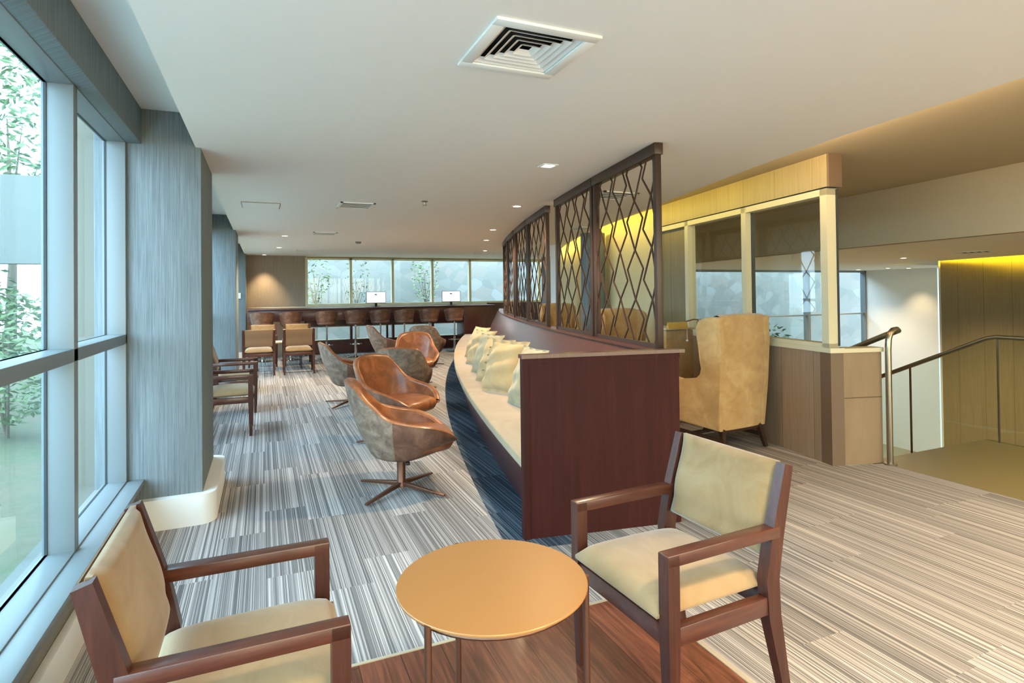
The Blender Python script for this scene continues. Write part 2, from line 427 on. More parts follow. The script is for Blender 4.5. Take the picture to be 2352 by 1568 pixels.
def struct(name, mb, mat, parent=None, smooth=True):
    return mb.build(name, mat, parent, smooth, kind='structure' if parent is None else None)
def box_struct(name, a, b, mat, bev=0.0, parent=None):
    return struct(name, MB().box(a, b, bev), mat, parent)
def tag(o, label, cat, group=None):
    o['label'] = label; o['category'] = cat
    if group: o['group'] = group
    return o
def thing(name, label, cat, loc=(0, 0, 0), rz=0.0, group=None):
    o = bpy.data.objects.new(name, None); COL.objects.link(o); o.location = loc; o.rotation_euler = (0, 0, rz)
    o.empty_display_size = 0.1
    return tag(o, label, cat, group)
def senv(name, loc=(0, 0, 0)):
    o = bpy.data.objects.new(name, None); COL.objects.link(o); o.location = loc; o['kind'] = 'structure'; return o
def dup(root, loc, rz, label, group=None):
    r = root.copy(); COL.objects.link(r); r.location = loc; r.rotation_euler = (0, 0, rz); r['label'] = label
    if group: r['group'] = group
    for ch in list(root.children):
        c = ch.copy(); COL.objects.link(c); c.parent = r
        for g in list(ch.children):
            d = g.copy(); COL.objects.link(d); d.parent = c
    return r
def lerp(a, b, t): return a + (b-a)*t
def interp(x, pts):
    if x <= pts[0][0]: return pts[0][1]
    for (a, va), (b, vb) in zip(pts, pts[1:]):
        if x <= b:
            t = (x-a)/(b-a); t = t*t*(3-2*t); return va + (vb-va)*t
    return pts[-1][1]

def cint(x, pts):
    n = len(pts)
    if x <= pts[0][0]: return pts[0][1]
    if x >= pts[-1][0]: return pts[-1][1]
    def slope(i):
        if i == 0: return 0.0
        if i == n-1: return (pts[i][1]-pts[i-1][1])/(pts[i][0]-pts[i-1][0])
        a = (pts[i][1]-pts[i-1][1])/(pts[i][0]-pts[i-1][0]); b = (pts[i+1][1]-pts[i][1])/(pts[i+1][0]-pts[i][0])
        return 0.0 if a*b <= 0 else 2*a*b/(a+b)
    for i in range(n-1):
        if x <= pts[i+1][0]:
            h = pts[i+1][0]-pts[i][0]; t = (x-pts[i][0])/h; m0 = slope(i)*h; m1 = slope(i+1)*h
            return (2*t**3-3*t*t+1)*pts[i][1] + (t**3-2*t*t+t)*m0 + (-2*t**3+3*t*t)*pts[i+1][1] + (t**3-t*t)*m1

# ================================================================== STRUCTURE
XW = -0.78            # inner plane of the window frames
XG = -0.885           # glass plane
XC = -0.37            # inner face of the columns
ZC = 2.42             # main ceiling
ZK = 2.64             # perimeter recess
ZS = 2.57             # ceiling over the stair side
YF = 15.0             # far wall
PD = Vector((0.178, 0.984, 0)).normalized()
P0 = Vector((4.29, 3.35, 0))
PN = Vector((PD.y, -PD.x, 0))     # to the right of the glazed screen
def part(s, o=0.0, z=0.0): return P0 + PD*s + PN*o + Vector((0, 0, z))
LS = 3.02                          # length of straight glazed screen
WALLC = [(4.83, 6.32), (5.02, 7.2), (5.36, 8.5), (5.86, 10.1), (6.5, 11.8), (7.15, 13.4), (7.85, 15.0)]
EDGE = [(3.05, -3.6), (3.12, -1.0), (3.24, 1.5), (3.37, 2.52), (3.56, 3.4), (3.82, 4.4), (4.10, 5.35), (4.34, 6.3), (4.63, 7.4), (5.06, 8.75), (5.55, 10.1), (6.05, 11.3), (6.7, 12.8), (7.6, 15.0)]

# floor
fl = [(-0.95, -3.7), (4.73, -3.7), (4.73, 3.2), (4.36, 3.3)] + [tuple(part(s, 0.06)[:2]) for s in (0.0, LS)] + WALLC[1:] + [(7.85, YF+0.1), (-0.95, YF+0.1)]
struct('floor', MB().prism(fl, -0.25, 0.0), M['carpet'], smooth=False)
box_struct('floor_wood_inlay', (-0.70, -3.5, 0.0), (1.632, 2.33, 0.003), M['planks'])
tr = MB().box((-0.70, 2.33, 0.0), (1.65, 2.345, 0.006)); tr.box((1.632, -3.5, 0.0), (1.647, 2.33, 0.006))
struct('trim_1', tr, M['trimbeige'])
box_struct('floor_landing', (4.73, -3.7, -0.25), (6.36, 3.30, 0.0), M['tile'])
# steps going down from the landing
st = MB()
for k in range(9):
    st.box((4.80, 3.30+0.30*k, -0.25-0.165*(k+1)), (6.36, 3.30+0.30*(k+1)+0.02, -0.165*(k+1)))
struct('stair_steps', st, M['tile'])
box_struct('floor_lower', (4.5, 3.3, -2.9), (17.5, 11.0, -2.7), M['tile'])

# ceiling with a hole for the square diffuser
DX0, DX1, DY0, DY1 = 0.775, 1.165, 1.875, 2.285
def ceil_mesh():
    mb = MB(); bm = mb.bm
    outer = [(-0.40, -3.6)] + EDGE + [(-0.40, 15.0)]
    ov = [bm.verts.new((x, y, ZC)) for x, y in outer]
    hv = [bm.verts.new((x, y, ZC)) for x, y in ((DX0, DY0), (DX1, DY0), (DX1, DY1), (DX0, DY1))]
    es = [bm.edges.new((ov[i], ov[(i+1) % len(ov)])) for i in range(len(ov))] + [bm.edges.new((hv[i], hv[(i+1) % 4])) for i in range(4)]
    bmesh.ops.triangle_fill(bm, edges=es, use_beauty=True)
    ext = bmesh.ops.extrude_face_region(bm, geom=list(bm.faces))
    for v in ext['geom']:
        if isinstance(v, bmesh.types.BMVert): v.co.z += 0.05
    return mb
struct('ceiling', ceil_mesh(), M['ceiling'], smooth=False)
rec = MB().box((-0.95, -3.6, ZK), (-0.38, YF, ZK+0.05)); rec.box((-0.40, -3.6, ZC+0.04), (-0.38, YF, ZK+0.02))
struct('ceiling_recess', rec, M['ceiling'], smooth=False)
struct('ceiling_stair_side', MB().prism([(2.95, -3.6), (6.60, -3.6), (6.26, 2.9), (6.53, 4.92), (6.9, 7.5), (8.4, 15.0), (7.0, 15.0), (5.2, 10.5), (3.9, 6.0), (2.95, 2.0)], ZS, ZS+0.04), M['stairpaint'], smooth=False)
struct('roof', MB().box((-1.0, -3.7, 2.75), (8.6, 15.3, 2.85)), M['concrete'], smooth=False)
# bulkhead over the far side of the stair well and the lower ceiling beyond it
bk = [(6.60, -3.6), (6.26, 2.9), (6.53, 4.92), (6.9, 7.5), (7.6, 10.7)]
struct('wall_bulkhead', MB().prism(bk + [(x+0.12, y) for x, y in bk[::-1]], 1.95, 2.7), M['stairpaint'], smooth=False)
struct('ceiling_lower', MB().prism([(6.36, 2.9), (6.60, 4.92), (6.95, 7.5), (7.6, 10.8), (15.4, 10.8), (15.4, 7.9), (11.9, 7.9), (11.52, 6.8), (10.96, 5.2), (10.2, 2.0), (6.40, 1.5)], 1.95, 2.05), M['ceiling'], smooth=False)
struct('ceiling_lower_cove', MB().prism([(10.1, 1.0), (12.2, 1.0), (12.4, 7.0), (11.3, 7.0)], 2.22, 2.3), M['ceiling'], smooth=False)
struct('roof_lower', MB().box((6.4, 1.0, 2.75), (17.5, 11.2, 2.85)), M['concrete'], smooth=False)

# ---- left wall: columns, windows, pelmets
def baseboard_path(y0, y1, xo, r=0.10):
    pts = [(XW+0.06, y0)]
    pts.append((xo-r, y0))
    for k in range(1, 9):
        a = -PI/2 + (PI/2)*k/8; pts.append((xo-r+r*math.cos(a), y0+r+r*math.sin(a)))
    pts.append((xo, y1-r))
    for k in range(1, 9):
        a = (PI/2)*k/8; pts.append((xo-r+r*math.cos(a), y1-r+r*math.sin(a)))
    pts.append((XW+0.06, y1))
    return pts
COLS = [(4.24, 5.12), (9.33, 10.2), (14.40, 15.0)]
for i, (y0, y1) in enumerate(COLS):
    box_struct('column_%d' % (i+1), (-0.95, y0, 0), (XC, y1, ZK), M['wallpaper'], 0.004)
    bp = baseboard_path(y0-0.06, min(y1+0.06, YF), -0.29)
    struct('baseboard_left_%d' % (i+1), MB().prism(bp, 0.0, 0.19), M['white'])
def left_window(n, y0, y1, muls):
    w_ = senv('window_%d' % n)
    f = MB()
    f.box((-0.90, y0, 2.41), (XW, y1, 2.47), 0.003); f.box((-0.90, y0, 0.25), (XW, y1, 0.325), 0.003)
    f.box((-0.90, y0, 0.32), (XW, y0+0.035, 2.42), 0.003); f.box((-0.90, y1-0.035, 0.32), (XW, y1, 2.42), 0.003)
    f.build('window_frame', M['alu'], w_)
    tz = MB().box((-0.90, y0, 1.165), (XW, y1, 1.225), 0.003); tz.build('transom', M['alu'], w_)
    for my in muls:
        MB().box((-0.90, my-0.03, 0.32), (XW, my+0.03, 2.42), 0.003).build('mullion', M['alu'], w_)
    ys = [y0+0.03] + sum([[my-0.028, my+0.028] for my in muls], []) + [y1-0.03]
    g = MB(); ga = MB()
    for a, b in zip(ys[::2], ys[1::2]):
        for z0, z1 in ((0.32, 1.17), (1.22, 2.415)):
            bm = g.bm
            vs = [bm.verts.new((XG, a, z0)), bm.verts.new((XG, b, z0)), bm.verts.new((XG, b, z1)), bm.verts.new((XG, a, z1))]; bm.faces.new(vs)
            for q in ((a, z0, a+0.007, z1), (b-0.007, z0, b, z1), (a, z0, b, z0+0.007), (a, z1-0.007, b, z1)):
                ga.box((XG-0.004, q[0], q[1]), (XG+0.006, q[2], q[3]))
    g.build('window_pane', M['glass'], w_, smooth=False); ga.build('gasket', M['gasket'], w_)
    box_struct('trim_sill_%d' % n, (XW-0.02, y0, 0.285), (-0.69, y1-0.002, 0.318), M['alu'], 0.004)
    box_struct('wall_left_%d' % n, (-0.95, y0, 0.0), (-0.735, y1, 0.285), M['wallgrey'])
    box_struct('baseboard_window_%d' % n, (-0.735, y0, 0.0), (-0.70, y1-0.06, 0.16), M['white'], 0.006)
    box_struct('trim_pelmet_%d' % n, (-0.79, y0, 2.415), (-0.70, y1, ZK), M['wallpaper'], 0.003)
    box_struct('wall_above_window_%d' % n, (-0.95, y0, 2.47), (-0.79, y1, 2.75), M['alu'])
left_window(1, -3.6, 4.24, [3.18-1.06*k for k in range(7) if 3.18-1.06*k > -3.5])
left_window(2, 5.12, 9.33, [6.18, 7.24, 8.29])
left_window(3, 10.2, 14.40, [11.25, 12.3, 13.35])

# ---- far wall with windows
fw = MB(); fw.box((-0.95, YF, 0), (0.97, YF+0.2, ZK+0.1))
struct('wall_far', fw, M['wallbrown'], smooth=False)
f2 = MB(); f2.box((0.97, YF, 0), (7.9, YF+0.2, 0.33)); f2.box((0.97, YF, 0.68), (7.9, YF+0.2, 1.19))
struct('wall_far_spandrel', f2, M['veneer'], smooth=False)
box_struct('wall_far_head', (0.97, YF, 2.385), (8.3, YF+0.2, 2.7), M['beigeframe'])
fwn = senv('window_4')
f = MB(); f.box((0.97, YF, 2.34), (7.9, YF+0.12, 2.40)); f.box((0.97, YF-0.02, 1.19), (7.9, YF+0.12, 1.24)); f.box((0.94, YF-0.01, 1.19), (1.0, YF+0.12, 2.39))
f.box((0.97, YF+0.02, 0.66), (7.9, YF+0.12, 0.69)); f.box((0.97, YF+0.02, 0.32), (7.9, YF+0.12, 0.345)); f.build('window_frame', M['beigeframe'], fwn)
for k in range(1, 7):
    x = 0.97+1.06*k
    MB().box((x-0.03, YF, 1.2), (x+0.03, YF+0.12, 2.38)).build('mullion', M['beigeframe'], fwn)
    MB().box((x-0.03, YF, 0.33), (x+0.03, YF+0.12, 0.68)).build('mullion', M['veneer'], fwn)
g = MB()
for z0, z1 in ((1.2, 2.36), (0.33, 0.68)):
    vs = [g.bm.verts.new(c) for c in ((0.97, YF+0.1, z0), (7.9, YF+0.1, z0), (7.9, YF+0.1, z1), (0.97, YF+0.1, z1))]; g.bm.faces.new(vs)
g.build('window_pane', M['glass'], fwn, smooth=False)

# ---- curved corridor wall, engaged pillar
wc = [Vector((x, y, 0)) for x, y in WALLC]
def curve_pts(pl, n):
    out = []
    for i in range(len(pl)-1):
        p0 = pl[max(i-1, 0)]; p1 = pl[i]; p2 = pl[i+1]; p3 = pl[min(i+2, len(pl)-1)]
        for k in range(n):
            t = k/n
            out.append(0.5*((2*p1) + (p2-p0)*t + (2*p0-5*p1+4*p2-p3)*t*t + (3*p1-p0-3*p2+p3)*t**3))
    out.append(pl[-1]); return out
wcp = curve_pts(wc, 8)
struct('wall_curved', MB().prism([tuple(p[:2]) for p in wcp] + [(p[0]+0.12, p[1]-0.03) for p in wcp[::-1]], 0, 2.7), M['yellowwall'])
struct('pillar_round', MB().lathe([(0, 0), (0.2, 0), (0.2, ZC), (0, ZC)], 40, (5.02, 8.25, 0)), M['wallpaper'])
box_struct('trim_2', (5.43, 10.25, 0), (5.50, 10.6, ZC), M['white'])

# ---- glazed screen over a low panelled wall on the stair side
def slab(s0, s1, o0, o1, z0, z1, mb=None):
    mb = mb or MB()
    mb.prism([tuple(part(s, o)[:2]) for s, o in ((s0, o0), (s1, o0), (s1, o1), (s0, o1))], z0, z1); return mb
struct('wall_low_panelled', slab(0.10, LS, 0, 0.12, 0, 0.925), M['panel'], smooth=False)
struct('trim_3', MB().prism([tuple(part(-0.02, -0.005)[:2]), tuple(part(0.10, -0.003)[:2]), tuple(part(0.10, 0.12)[:2]), (4.385, 3.295)], 0, 0.925), M['paneldark'], smooth=False)
struct('wall_low_end', MB().prism([(4.375, 3.305), (4.735, 3.215), (4.76, 3.32), (4.42, 3.42)], 0, 0.925), M['panelend'], smooth=False)
sc_ = slab(0.06, LS, -0.01, 0.13, 0.925, 0.965)
sc_.prism([tuple(part(-0.03, -0.015)[:2]), tuple(part(0.06, -0.01)[:2]), tuple(part(0.06, 0.13)[:2]), (4.39, 3.285)], 0.925, 0.965)
sc_.prism([(4.385, 3.29), (4.745, 3.20), (4.775, 3.33), (4.42, 3.43)], 0.925, 0.96)
struct('trim_4', sc_, M['beigeframe'], smooth=False)
wn = senv('window_5')
fr = MB()
for s0, s1 in ((0.0, 0.075), (1.085, 1.16), (2.205, 2.28), (2.94, 3.02)):
    slab(s0, s1, 0.0, 0.10, 0.965, 2.29, fr)
slab(0, LS, 0.0, 0.10, 2.235, 2.29, fr); slab(0, LS, 0.0, 0.10, 0.963, 1.0, fr)
fr.build('window_frame', M['beigeframe'], wn)
g = MB()
for s0, s1 in ((0.075, 1.085), (1.16, 2.205)):
    vs = [g.bm.verts.new(part(s, 0.06, z)) for s, z in ((s0, 0.99), (s1, 0.99), (s1, 2.24), (s0, 2.24))]; g.bm.faces.new(vs)
g.build('window_pane', M['glassg'], wn, smooth=False)
bk2 = MB()
for s0, s1 in ((0.078, 0.09), (1.163, 1.172)): slab(s0-0.09, s0-0.078, 0.088, 0.1, 0.98, 2.28, bk2) if s0 < 0.1 else slab(s0-0.085, s0-0.075, 0.06, 0.1, 0.98, 2.28, bk2)
bk2.build('gasket', M['gasket'], wn)
struct('wall_olive_bay', slab(2.28, 2.94, 0.05, 0.09, 0.98, 2.24), M['olive'], smooth=False)
struct('trim_header', slab(-0.02, LS+0.05, -0.01, 0.11, 2.30, ZS), M['header'], smooth=False)
struct('trim_header_end', MB().prism([tuple(part(-0.025, -0.012)[:2]), tuple(part(-0.02, 0.12)[:2]), tuple(part(-0.04, 0.12)[:2]), tuple(part(-0.045, -0.012)[:2])], 2.295, ZS), M['paneldark'], smooth=False)
struct('trim_header_gap', slab(0.0, LS, 0.01, 0.1, 2.285, 2.305), M['gasket'], smooth=False)

# ---- lower hall seen across the stairs
lw = senv('window_6')
f = MB()
for x in (7.5, 9.05, 10.9, 13.0, 15.2): f.box((x-0.04, 10.70, -2.7), (x+0.04, 10.85, 1.95))
f.box((7.5, 10.74, 0.765), (15.2, 10.80, 0.80)); f.box((7.5, 10.7, 1.90), (15.2, 10.85, 2.0)); f.box((7.5, 10.7, -2.7), (15.2, 10.85, -2.5))
f.build('window_frame', M['alu'], lw)
g = MB(); vs = [g.bm.verts.new(c) for c in ((7.5, 10.78, -2.6), (15.2, 10.78, -2.6), (15.2, 10.78, 1.95), (7.5, 10.78, 1.95))]; g.bm.faces.new(vs)
g.build('window_pane', M['glassl'], lw, smooth=False)
struct('wall_lower_east', MB().prism([(11.85, 6.72), (15.5, 7.95), (15.45, 8.1), (11.80, 6.87)], -2.7, 2.75), M['white'], smooth=False)
box_struct('wall_lower_white', (15.2, 8.88, -2.7), (15.4, 10.9, 2.05), M['white'])
lw2 = senv('window_7')
g = MB(); vs = [g.bm.verts.new(c) for c in ((15.3, 8.0, -2.6), (15.3, 8.88, -2.6), (15.3, 8.88, 1.95), (15.3, 8.0, 1.95))]; g.bm.faces.new(vs)
g.build('window_pane', M['glassl'], lw2, smooth=False)
pw = [(11.67, 6.76), (11.16, 5.22), (10.2, 2.0), (9.6, 0.0)]
struct('wall_lower_panelled', MB().prism(pw + [(x+0.2, y-0.06) for x, y in pw[::-1]], -2.7, 2.3), M['olive'], smooth=False)
box_struct('wall_lower_back', (4.5, 1.2, -2.7), (9.9, 1.4, -0.26), M['olive'])
box_struct('wall_lower_side', (4.62, 3.3, -2.7), (4.80, 10.8, -0.25), M['panelend'])

# ---- walls behind the camera, and unseen glazing added to let light in
bw = senv('window_8')
f = MB()
for k in range(7): f.box((-0.92+1.24*k, -3.68, 0), (-0.86+1.24*k, -3.6, 2.45))
f.box((-0.92, -3.68, 0), (6.65, -3.6, 0.08)); f.box((-0.92, -3.68, 2.40), (6.65, -3.6, 2.75)); f.build('window_frame', M['alu'], bw)
g = MB(); vs = [g.bm.verts.new(c) for c in ((-0.9, -3.64, 0.08), (6.6, -3.64, 0.08), (6.6, -3.64, 2.4), (-0.9, -3.64, 2.4))]; g.bm.faces.new(vs)
g.build('window_pane', M['glassb'], bw, smooth=False)
box_struct('wall_right', (6.60, -3.6, 0), (6.75, 0.6, 2.75), M['wallbrown'])
box_struct('wall_lower_right', (6.6, 0.6, -2.7), (9.7, 0.8, 2.75), M['wallbrown'])

# ================================================================== LIGHTS OF THE ROOM, ADDED FILL LAMPS
def downlight(x, y, z, label, power=28, spot=2.2, square=False, color=WARM, lamp=True, group=None, aim=None, blend=0.8):
    t = thing('downlight', label, 'ceiling light', (x, y, z), 0, group)
    mb = MB()
    if square:
        for a, b in (((-0.06, -0.06, -0.006), (0.06, -0.045, 0)), ((-0.06, 0.045, -0.006), (0.06, 0.06, 0)), ((-0.06, -0.045, -0.006), (-0.045, 0.045, 0)), ((0.045, -0.045, -0.006), (0.06, 0.045, 0))): mb.box(a, b)
    else:
        mb.lathe([(0.043, -0.001), (0.043, -0.007), (0.056, -0.007), (0.060, -0.001)], 28)
    mb.build('trim_ring', M['white'], t)
    MB().lathe([(0, -0.004), (0.042, -0.004), (0.042, -0.0005), (0, -0.0005)], 24).build('lamp_lens', M['lamp'], t)
    l = bpy.data.lights.new('downlight_or_fill_lamp', 'SPOT'); l.energy = power; l.color = color; l.spot_size = spot; l.spot_blend = blend; l.shadow_soft_size = 0.05
    o = bpy.data.objects.new('downlight_or_fill_lamp', l); COL.objects.link(o); o.location = (x, y, z-0.03)
    if aim is not None: o.rotation_euler = (Vector(aim)-o.location).to_track_quat('-Z', 'Y').to_euler()
    return t
G_DL = 'ceiling downlights of the lounge'
downlight(2.00, 3.92, ZC, 'square ceiling downlight nearest the camera, left of the lattice screens', 130, square=True, group=G_DL)
downlight(2.60, 5.87, ZC, 'round downlight above the bench, second along the lattice row', 130, group=G_DL)
downlight(3.21, 8.16, ZC, 'round downlight above the bench, third along the lattice row', 190, group=G_DL)
downlight(3.72, 9.79, ZC, 'small round downlight above the bench, fourth along the lattice row', 170, group=G_DL)
downlight(4.60, 12.2, ZC, 'small round downlight farthest along the lattice row, before the bar', 170, group=G_DL)
downlight(0.32, 9.97, ZC, 'round downlight on the left, the nearer one before the far wall', 210, group=G_DL)
downlight(0.29, 12.42, ZC, 'round downlight on the left, the farther one before the far wall', 190, group=G_DL)
downlight(0.02, 14.70, ZC, 'small downlight close against the taupe wall left of the far windows', 120, 1.35, group=G_DL)
def fill_lamp(x, y, z, power, color=WARM, spot=2.5, aim=None):
    l = bpy.data.lights.new('downlight_or_fill_lamp', 'SPOT'); l.energy = power; l.color = color; l.spot_size = spot; l.spot_blend = 0.9; l.shadow_soft_size = 0.08  # added fill light, no fitting modelled
    o = bpy.data.objects.new('downlight_or_fill_lamp', l); COL.objects.link(o); o.location = (x, y, z-0.03)
    if aim is not None: o.rotation_euler = (Vector(aim)-o.location).to_track_quat('-Z', 'Y').to_euler()
    return o
# added lamps without fittings, above and behind the camera, to brighten the room
for x, y, p in ((0.4, 0.3, 70), (1.7, 0.4, 130), (2.9, 0.3, 185), (0.4, -2.0, 80), (1.8, -2.0, 80), (3.0, -2.0, 90)):
    fill_lamp(x, y, ZC, p)
for x, y, p in ((4.1, 0.9, 185), (4.9, -1.0, 70)):
    fill_lamp(x, y, ZS, p)
for x, y, p in ((9.0, 9.0, 380), (11.6, 9.4, 300), (9.2, 3.0, 420), (8.2, 5.6, 300)):  # fill lamps added to brighten the lower hall
    fill_lamp(x, y, 1.95, p)
# cove strips hidden on top of the ceiling edge
def cove(a, b, z, power, color, tilt=0.0, side=1):
    a = Vector((a[0], a[1], z)); b = Vector((b[0], b[1], z)); d = (b-a); L = d.length; d.normalize()
    n = Vector((d.y, -d.x, 0))*side
    n = (n + Vector((0, 0, tilt))).normalized()
    o = area('cove_lamp', (a+b)/2, (0, 0, 0), L, 0.03, power, color)
    o.rotation_euler = n.to_track_quat('-Z', 'Y').to_euler()
    x = d; zz = -n; y = zz.cross(x).normalized()
    o.matrix_world = Matrix.Translation((a+b)/2) @ Matrix((x, y, zz)).transposed().to_4x4()
    return o
for i in range(len(EDGE)-1):
    a, b = EDGE[i], EDGE[i+1]
    if a[1] < 1.4: continue
    yel = a[1] > 3.0
    L = math.dist(a, b)
    cove((a[0]+0.02, a[1]), (b[0]+0.02, b[1]), ZC+0.075, (2.8 if yel else 12.0)*L, YEL if a[1] > 4.2 else ((1.0, 0.80, 0.36) if yel else WARM), 0.15 if yel else 0.5)
cove((11.45, 6.9), (10.75, 4.6), 2.12, 40, (1.0, 0.76, 0.02), -0.2, -1)
cove((10.75, 4.6), (10.2, 2.8), 2.12, 40, (1.0, 0.76, 0.02), -0.2, -1)
G_LL = 'downlights of the lower hall'
downlight(9.62, 6.13, 1.95, 'bright round downlight of the lower hall beyond the stairs', 300, group=G_LL)
downlight(14.0, 9.30, 1.95, 'small warm downlight before the white wall, the left of the pair', 40, 1.6, group=G_LL)
downlight(14.7, 9.25, 1.95, 'small warm downlight before the white wall, the right of the pair', 70, 1.5, group=G_LL)
downlight(14.2, 10.2, 1.95, 'small downlight above the blue lower windows beside the glazed screen', 120, 1.8, group=G_LL)

# ================================================================== ARMCHAIRS
def make_armchair(label, group, backmat=None):
    t = thing('armchair', label, 'armchair', (0, 0, 0), 0, group)
    W2 = 0.257
    for s in (-1, 1):
        x = s*W2
        MB().poly_bar([(x, 0.285, 0.0), (x, 0.285, 0.36), (x, 0.285, 0.632)], [0.030, 0.046, 0.046], [0.030, 0.05, 0.05]).build('front_leg', M['chairwood'], t)
        MB().poly_bar([(x, -0.285, 0.0), (x, -0.205, 0.33), (x, -0.195, 0.46), (x, -0.225, 0.60), (x, -0.297, 0.838)],
                      [0.030, 0.042, 0.044, 0.042, 0.036], [0.032, 0.062, 0.066, 0.062, 0.045]).build('rear_leg', M['chairwood'], t)
        MB().box((x-0.023, -0.235, 0.598), (x+0.023, 0.31, 0.636), 0.003).build('armrest', M['armwood'], t)
    r = MB()
    for s in (-1, 1): r.box((s*W2-0.018, -0.20, 0.345), (s*W2+0.018, 0.28, 0.405), 0.003)
    r.box((-W2, 0.268, 0.345), (W2, 0.302, 0.405), 0.003); r.box((-W2, -0.222, 0.345), (W2, -0.19, 0.405), 0.003)
    r.build('seat_rail', M['armwood'], t)
    def seat(u, v):
        x = lerp(-0.232, 0.232, u); y = lerp(-0.215, 0.318, v)
        return x, y
    mb = MB()
    # cushion: superellipsoid-like slab, domed and flaring over the front
    n = 22
    def top(u, v, sgn):
        a = 2*u-1; b = 2*v-1
        ex = (1-abs(a)**6)**0.5*(1-abs(b)**6)**0.5
        x = a*0.236; y = lerp(-0.215, 0.322, v)
        ex = max(0.0, ex)
        base = 0.428
        if sgn > 0: z = base + 0.012 + ex*(0.045 + 0.018*(1-a*a)*(1-b*b) + 0.008*v)
        else: z = base - ex*0.022
        return Vector((x, y, z))
    mb.grid(n, n, lambda u, v: top(u, v, 1)); mb.grid(n, n, lambda u, v: top(u, v, -1))
    mb.grid(n, 3, lambda u, v: Vector((lerp(-0.236, 0.236, u), -0.215, lerp(0.428, 0.44, v))))
    mb.grid(n, 3, lambda u, v: Vector((lerp(-0.236, 0.236, u), 0.322, lerp(0.428, 0.44, v))))
    mb.grid(n, 3, lambda u, v: Vector((-0.236, lerp(-0.215, 0.322, u), lerp(0.428, 0.44, v))))
    mb.grid(n, 3, lambda u, v: Vector((0.236, lerp(-0.215, 0.322, u), lerp(0.428, 0.44, v))))
    bmesh.ops.remove_doubles(mb.bm, verts=mb.bm.verts, dist=0.0012)
    mb.build('seat_cushion', M['cream'], t, ang=70)
    # back cushion, leaning with the posts
    mb = MB()
    def back(u, v, sgn):
        a = 2*u-1; z = lerp(0.525, 0.842, v)
        yc = interp(z, [(0.5, -0.205), (0.6, -0.235), (0.838, -0.297)])
        b = 2*v-1
        ex = max(0.0, (1-abs(a)**8)**0.5*(1-abs(b)**8)**0.5)
        th = 0.012 + ex*(0.024 + 0.010*(1-a*a))
        dip = 0.006*math.exp(-((a)**2+(b)**2)*6)*ex
        return Vector((a*0.236, yc + (th-dip if sgn > 0 else -0.004-ex*0.013), z))
    mb.grid(n, n, lambda u, v: back(u, v, 1))
    mb.grid(n, n, lambda u, v: back(u, v, -1))
    for vv in (0, 1): mb.grid(n, 2, lambda u, k: back(u, vv, 1 if k > 0.5 else -1))
    for uu in (0, 1): mb.grid(n, 2, lambda u, k: back(uu, u, 1 if k > 0.5 else -1))
    bmesh.ops.remove_doubles(mb.bm, verts=mb.bm.verts, dist=0.0012)
    bkr = mb.build('backrest', M['backtan'], t, ang=60)
    mb = MB()
    def rear(u, v):
        a = 2*u-1; z = lerp(0.53, 0.83, v)
        yc = interp(z, [(0.5, -0.205), (0.6, -0.235), (0.838, -0.297)])
        return Vector((a*0.228, yc-0.0175, z))
    V = mb.grid(8, 8, rear); 
    e = bmesh.ops.extrude_face_region(mb.bm, geom=list(mb.bm.faces))
    for v in e['geom']:
        if isinstance(v, bmesh.types.BMVert): v.co.y -= 0.004
    mb.build('back_panel', M['backbrown'], bkr)
    return t
AC = 'wooden armchairs with suede seats'
ac = make_armchair('wooden armchair on the right of the round table, its back against the carpet', AC)
ac.scale = (1, 0.91, 1); ac.location = (1.40, 1.74, 0); ac.rotation_euler = (0, 0, PI/2+0.05)
ZN = 0.0
dup(ac, (-0.088, 1.765, 0.0), -PI/2, 'wooden armchair at the bottom left beside the window sill', AC)
ac.location.z = 0.0
dup(ac, (-0.39, 6.87, 0), -PI/2, 'dark wooden armchair standing just past the first column, the nearer of two', AC)
dup(ac, (-0.36, 8.15, 0), -PI/2, 'dark wooden armchair half hidden past the first column, the farther of two', AC)
dup(ac, (-0.085, 11.68, 0), 0.0, 'brown-backed armchair seen from behind, left of the near pair at the small table', AC)
dup(ac, (0.60, 11.62, 0), 0.0, 'brown-backed armchair seen from behind, right of the near pair at the small table', AC)
dup(ac, (-0.02, 13.05, 0), PI, 'armchair facing the camera across the small table, on its left, by the bar', AC)
dup(ac, (0.66, 13.05, 0), PI, 'armchair facing the camera across the small table, on its right, by the bar', AC)

# ---- round copper table in front
t = thing('side_table', 'round copper-orange side table on three thin legs between two armchairs', 'table', (0.655, 1.705, 0))
MB().lathe([(0, 0.543), (0.295, 0.543), (0.298, 0.545), (0.298, 0.549), (0.296, 0.551), (0, 0.551)], 72).build('tabletop', M['copper'], t)
for px, py in ((-0.250, -0.159), (0.297, -0.102), (-0.022, 0.327)):
    r_ = math.hypot(px, py); px, py = px/r_*0.297, py/r_*0.297
    MB().tube([(px, py, 0.003), (px, py, 0.549)], 0.0105, 12).build('leg', M['bronze'], t)
MB().tube([(0.27*math.cos(2*PI*k/40), 0.27*math.sin(2*PI*k/40), 0.528) for k in range(40)], 0.008, 8, True).build('rim_ring', M['bronze'], t)

# ---- small table between the four far chairs
t = thing('cafe_table', 'small light-topped table standing between the four far armchairs', 'table', (0.28, 12.38, 0))
MB().box((-0.45, -0.28, 0.52), (0.45, 0.28, 0.545), 0.004).build('tabletop', M['cream'], t)
for s in (-1, 1):
    MB().tube([(s*0.4, -0.24, 0.52), (s*0.4, -0.24, 0.012), (s*0.4, 0.24, 0.012), (s*0.4, 0.24, 0.52)], 0.010, 8).build('leg', M['black'], t)

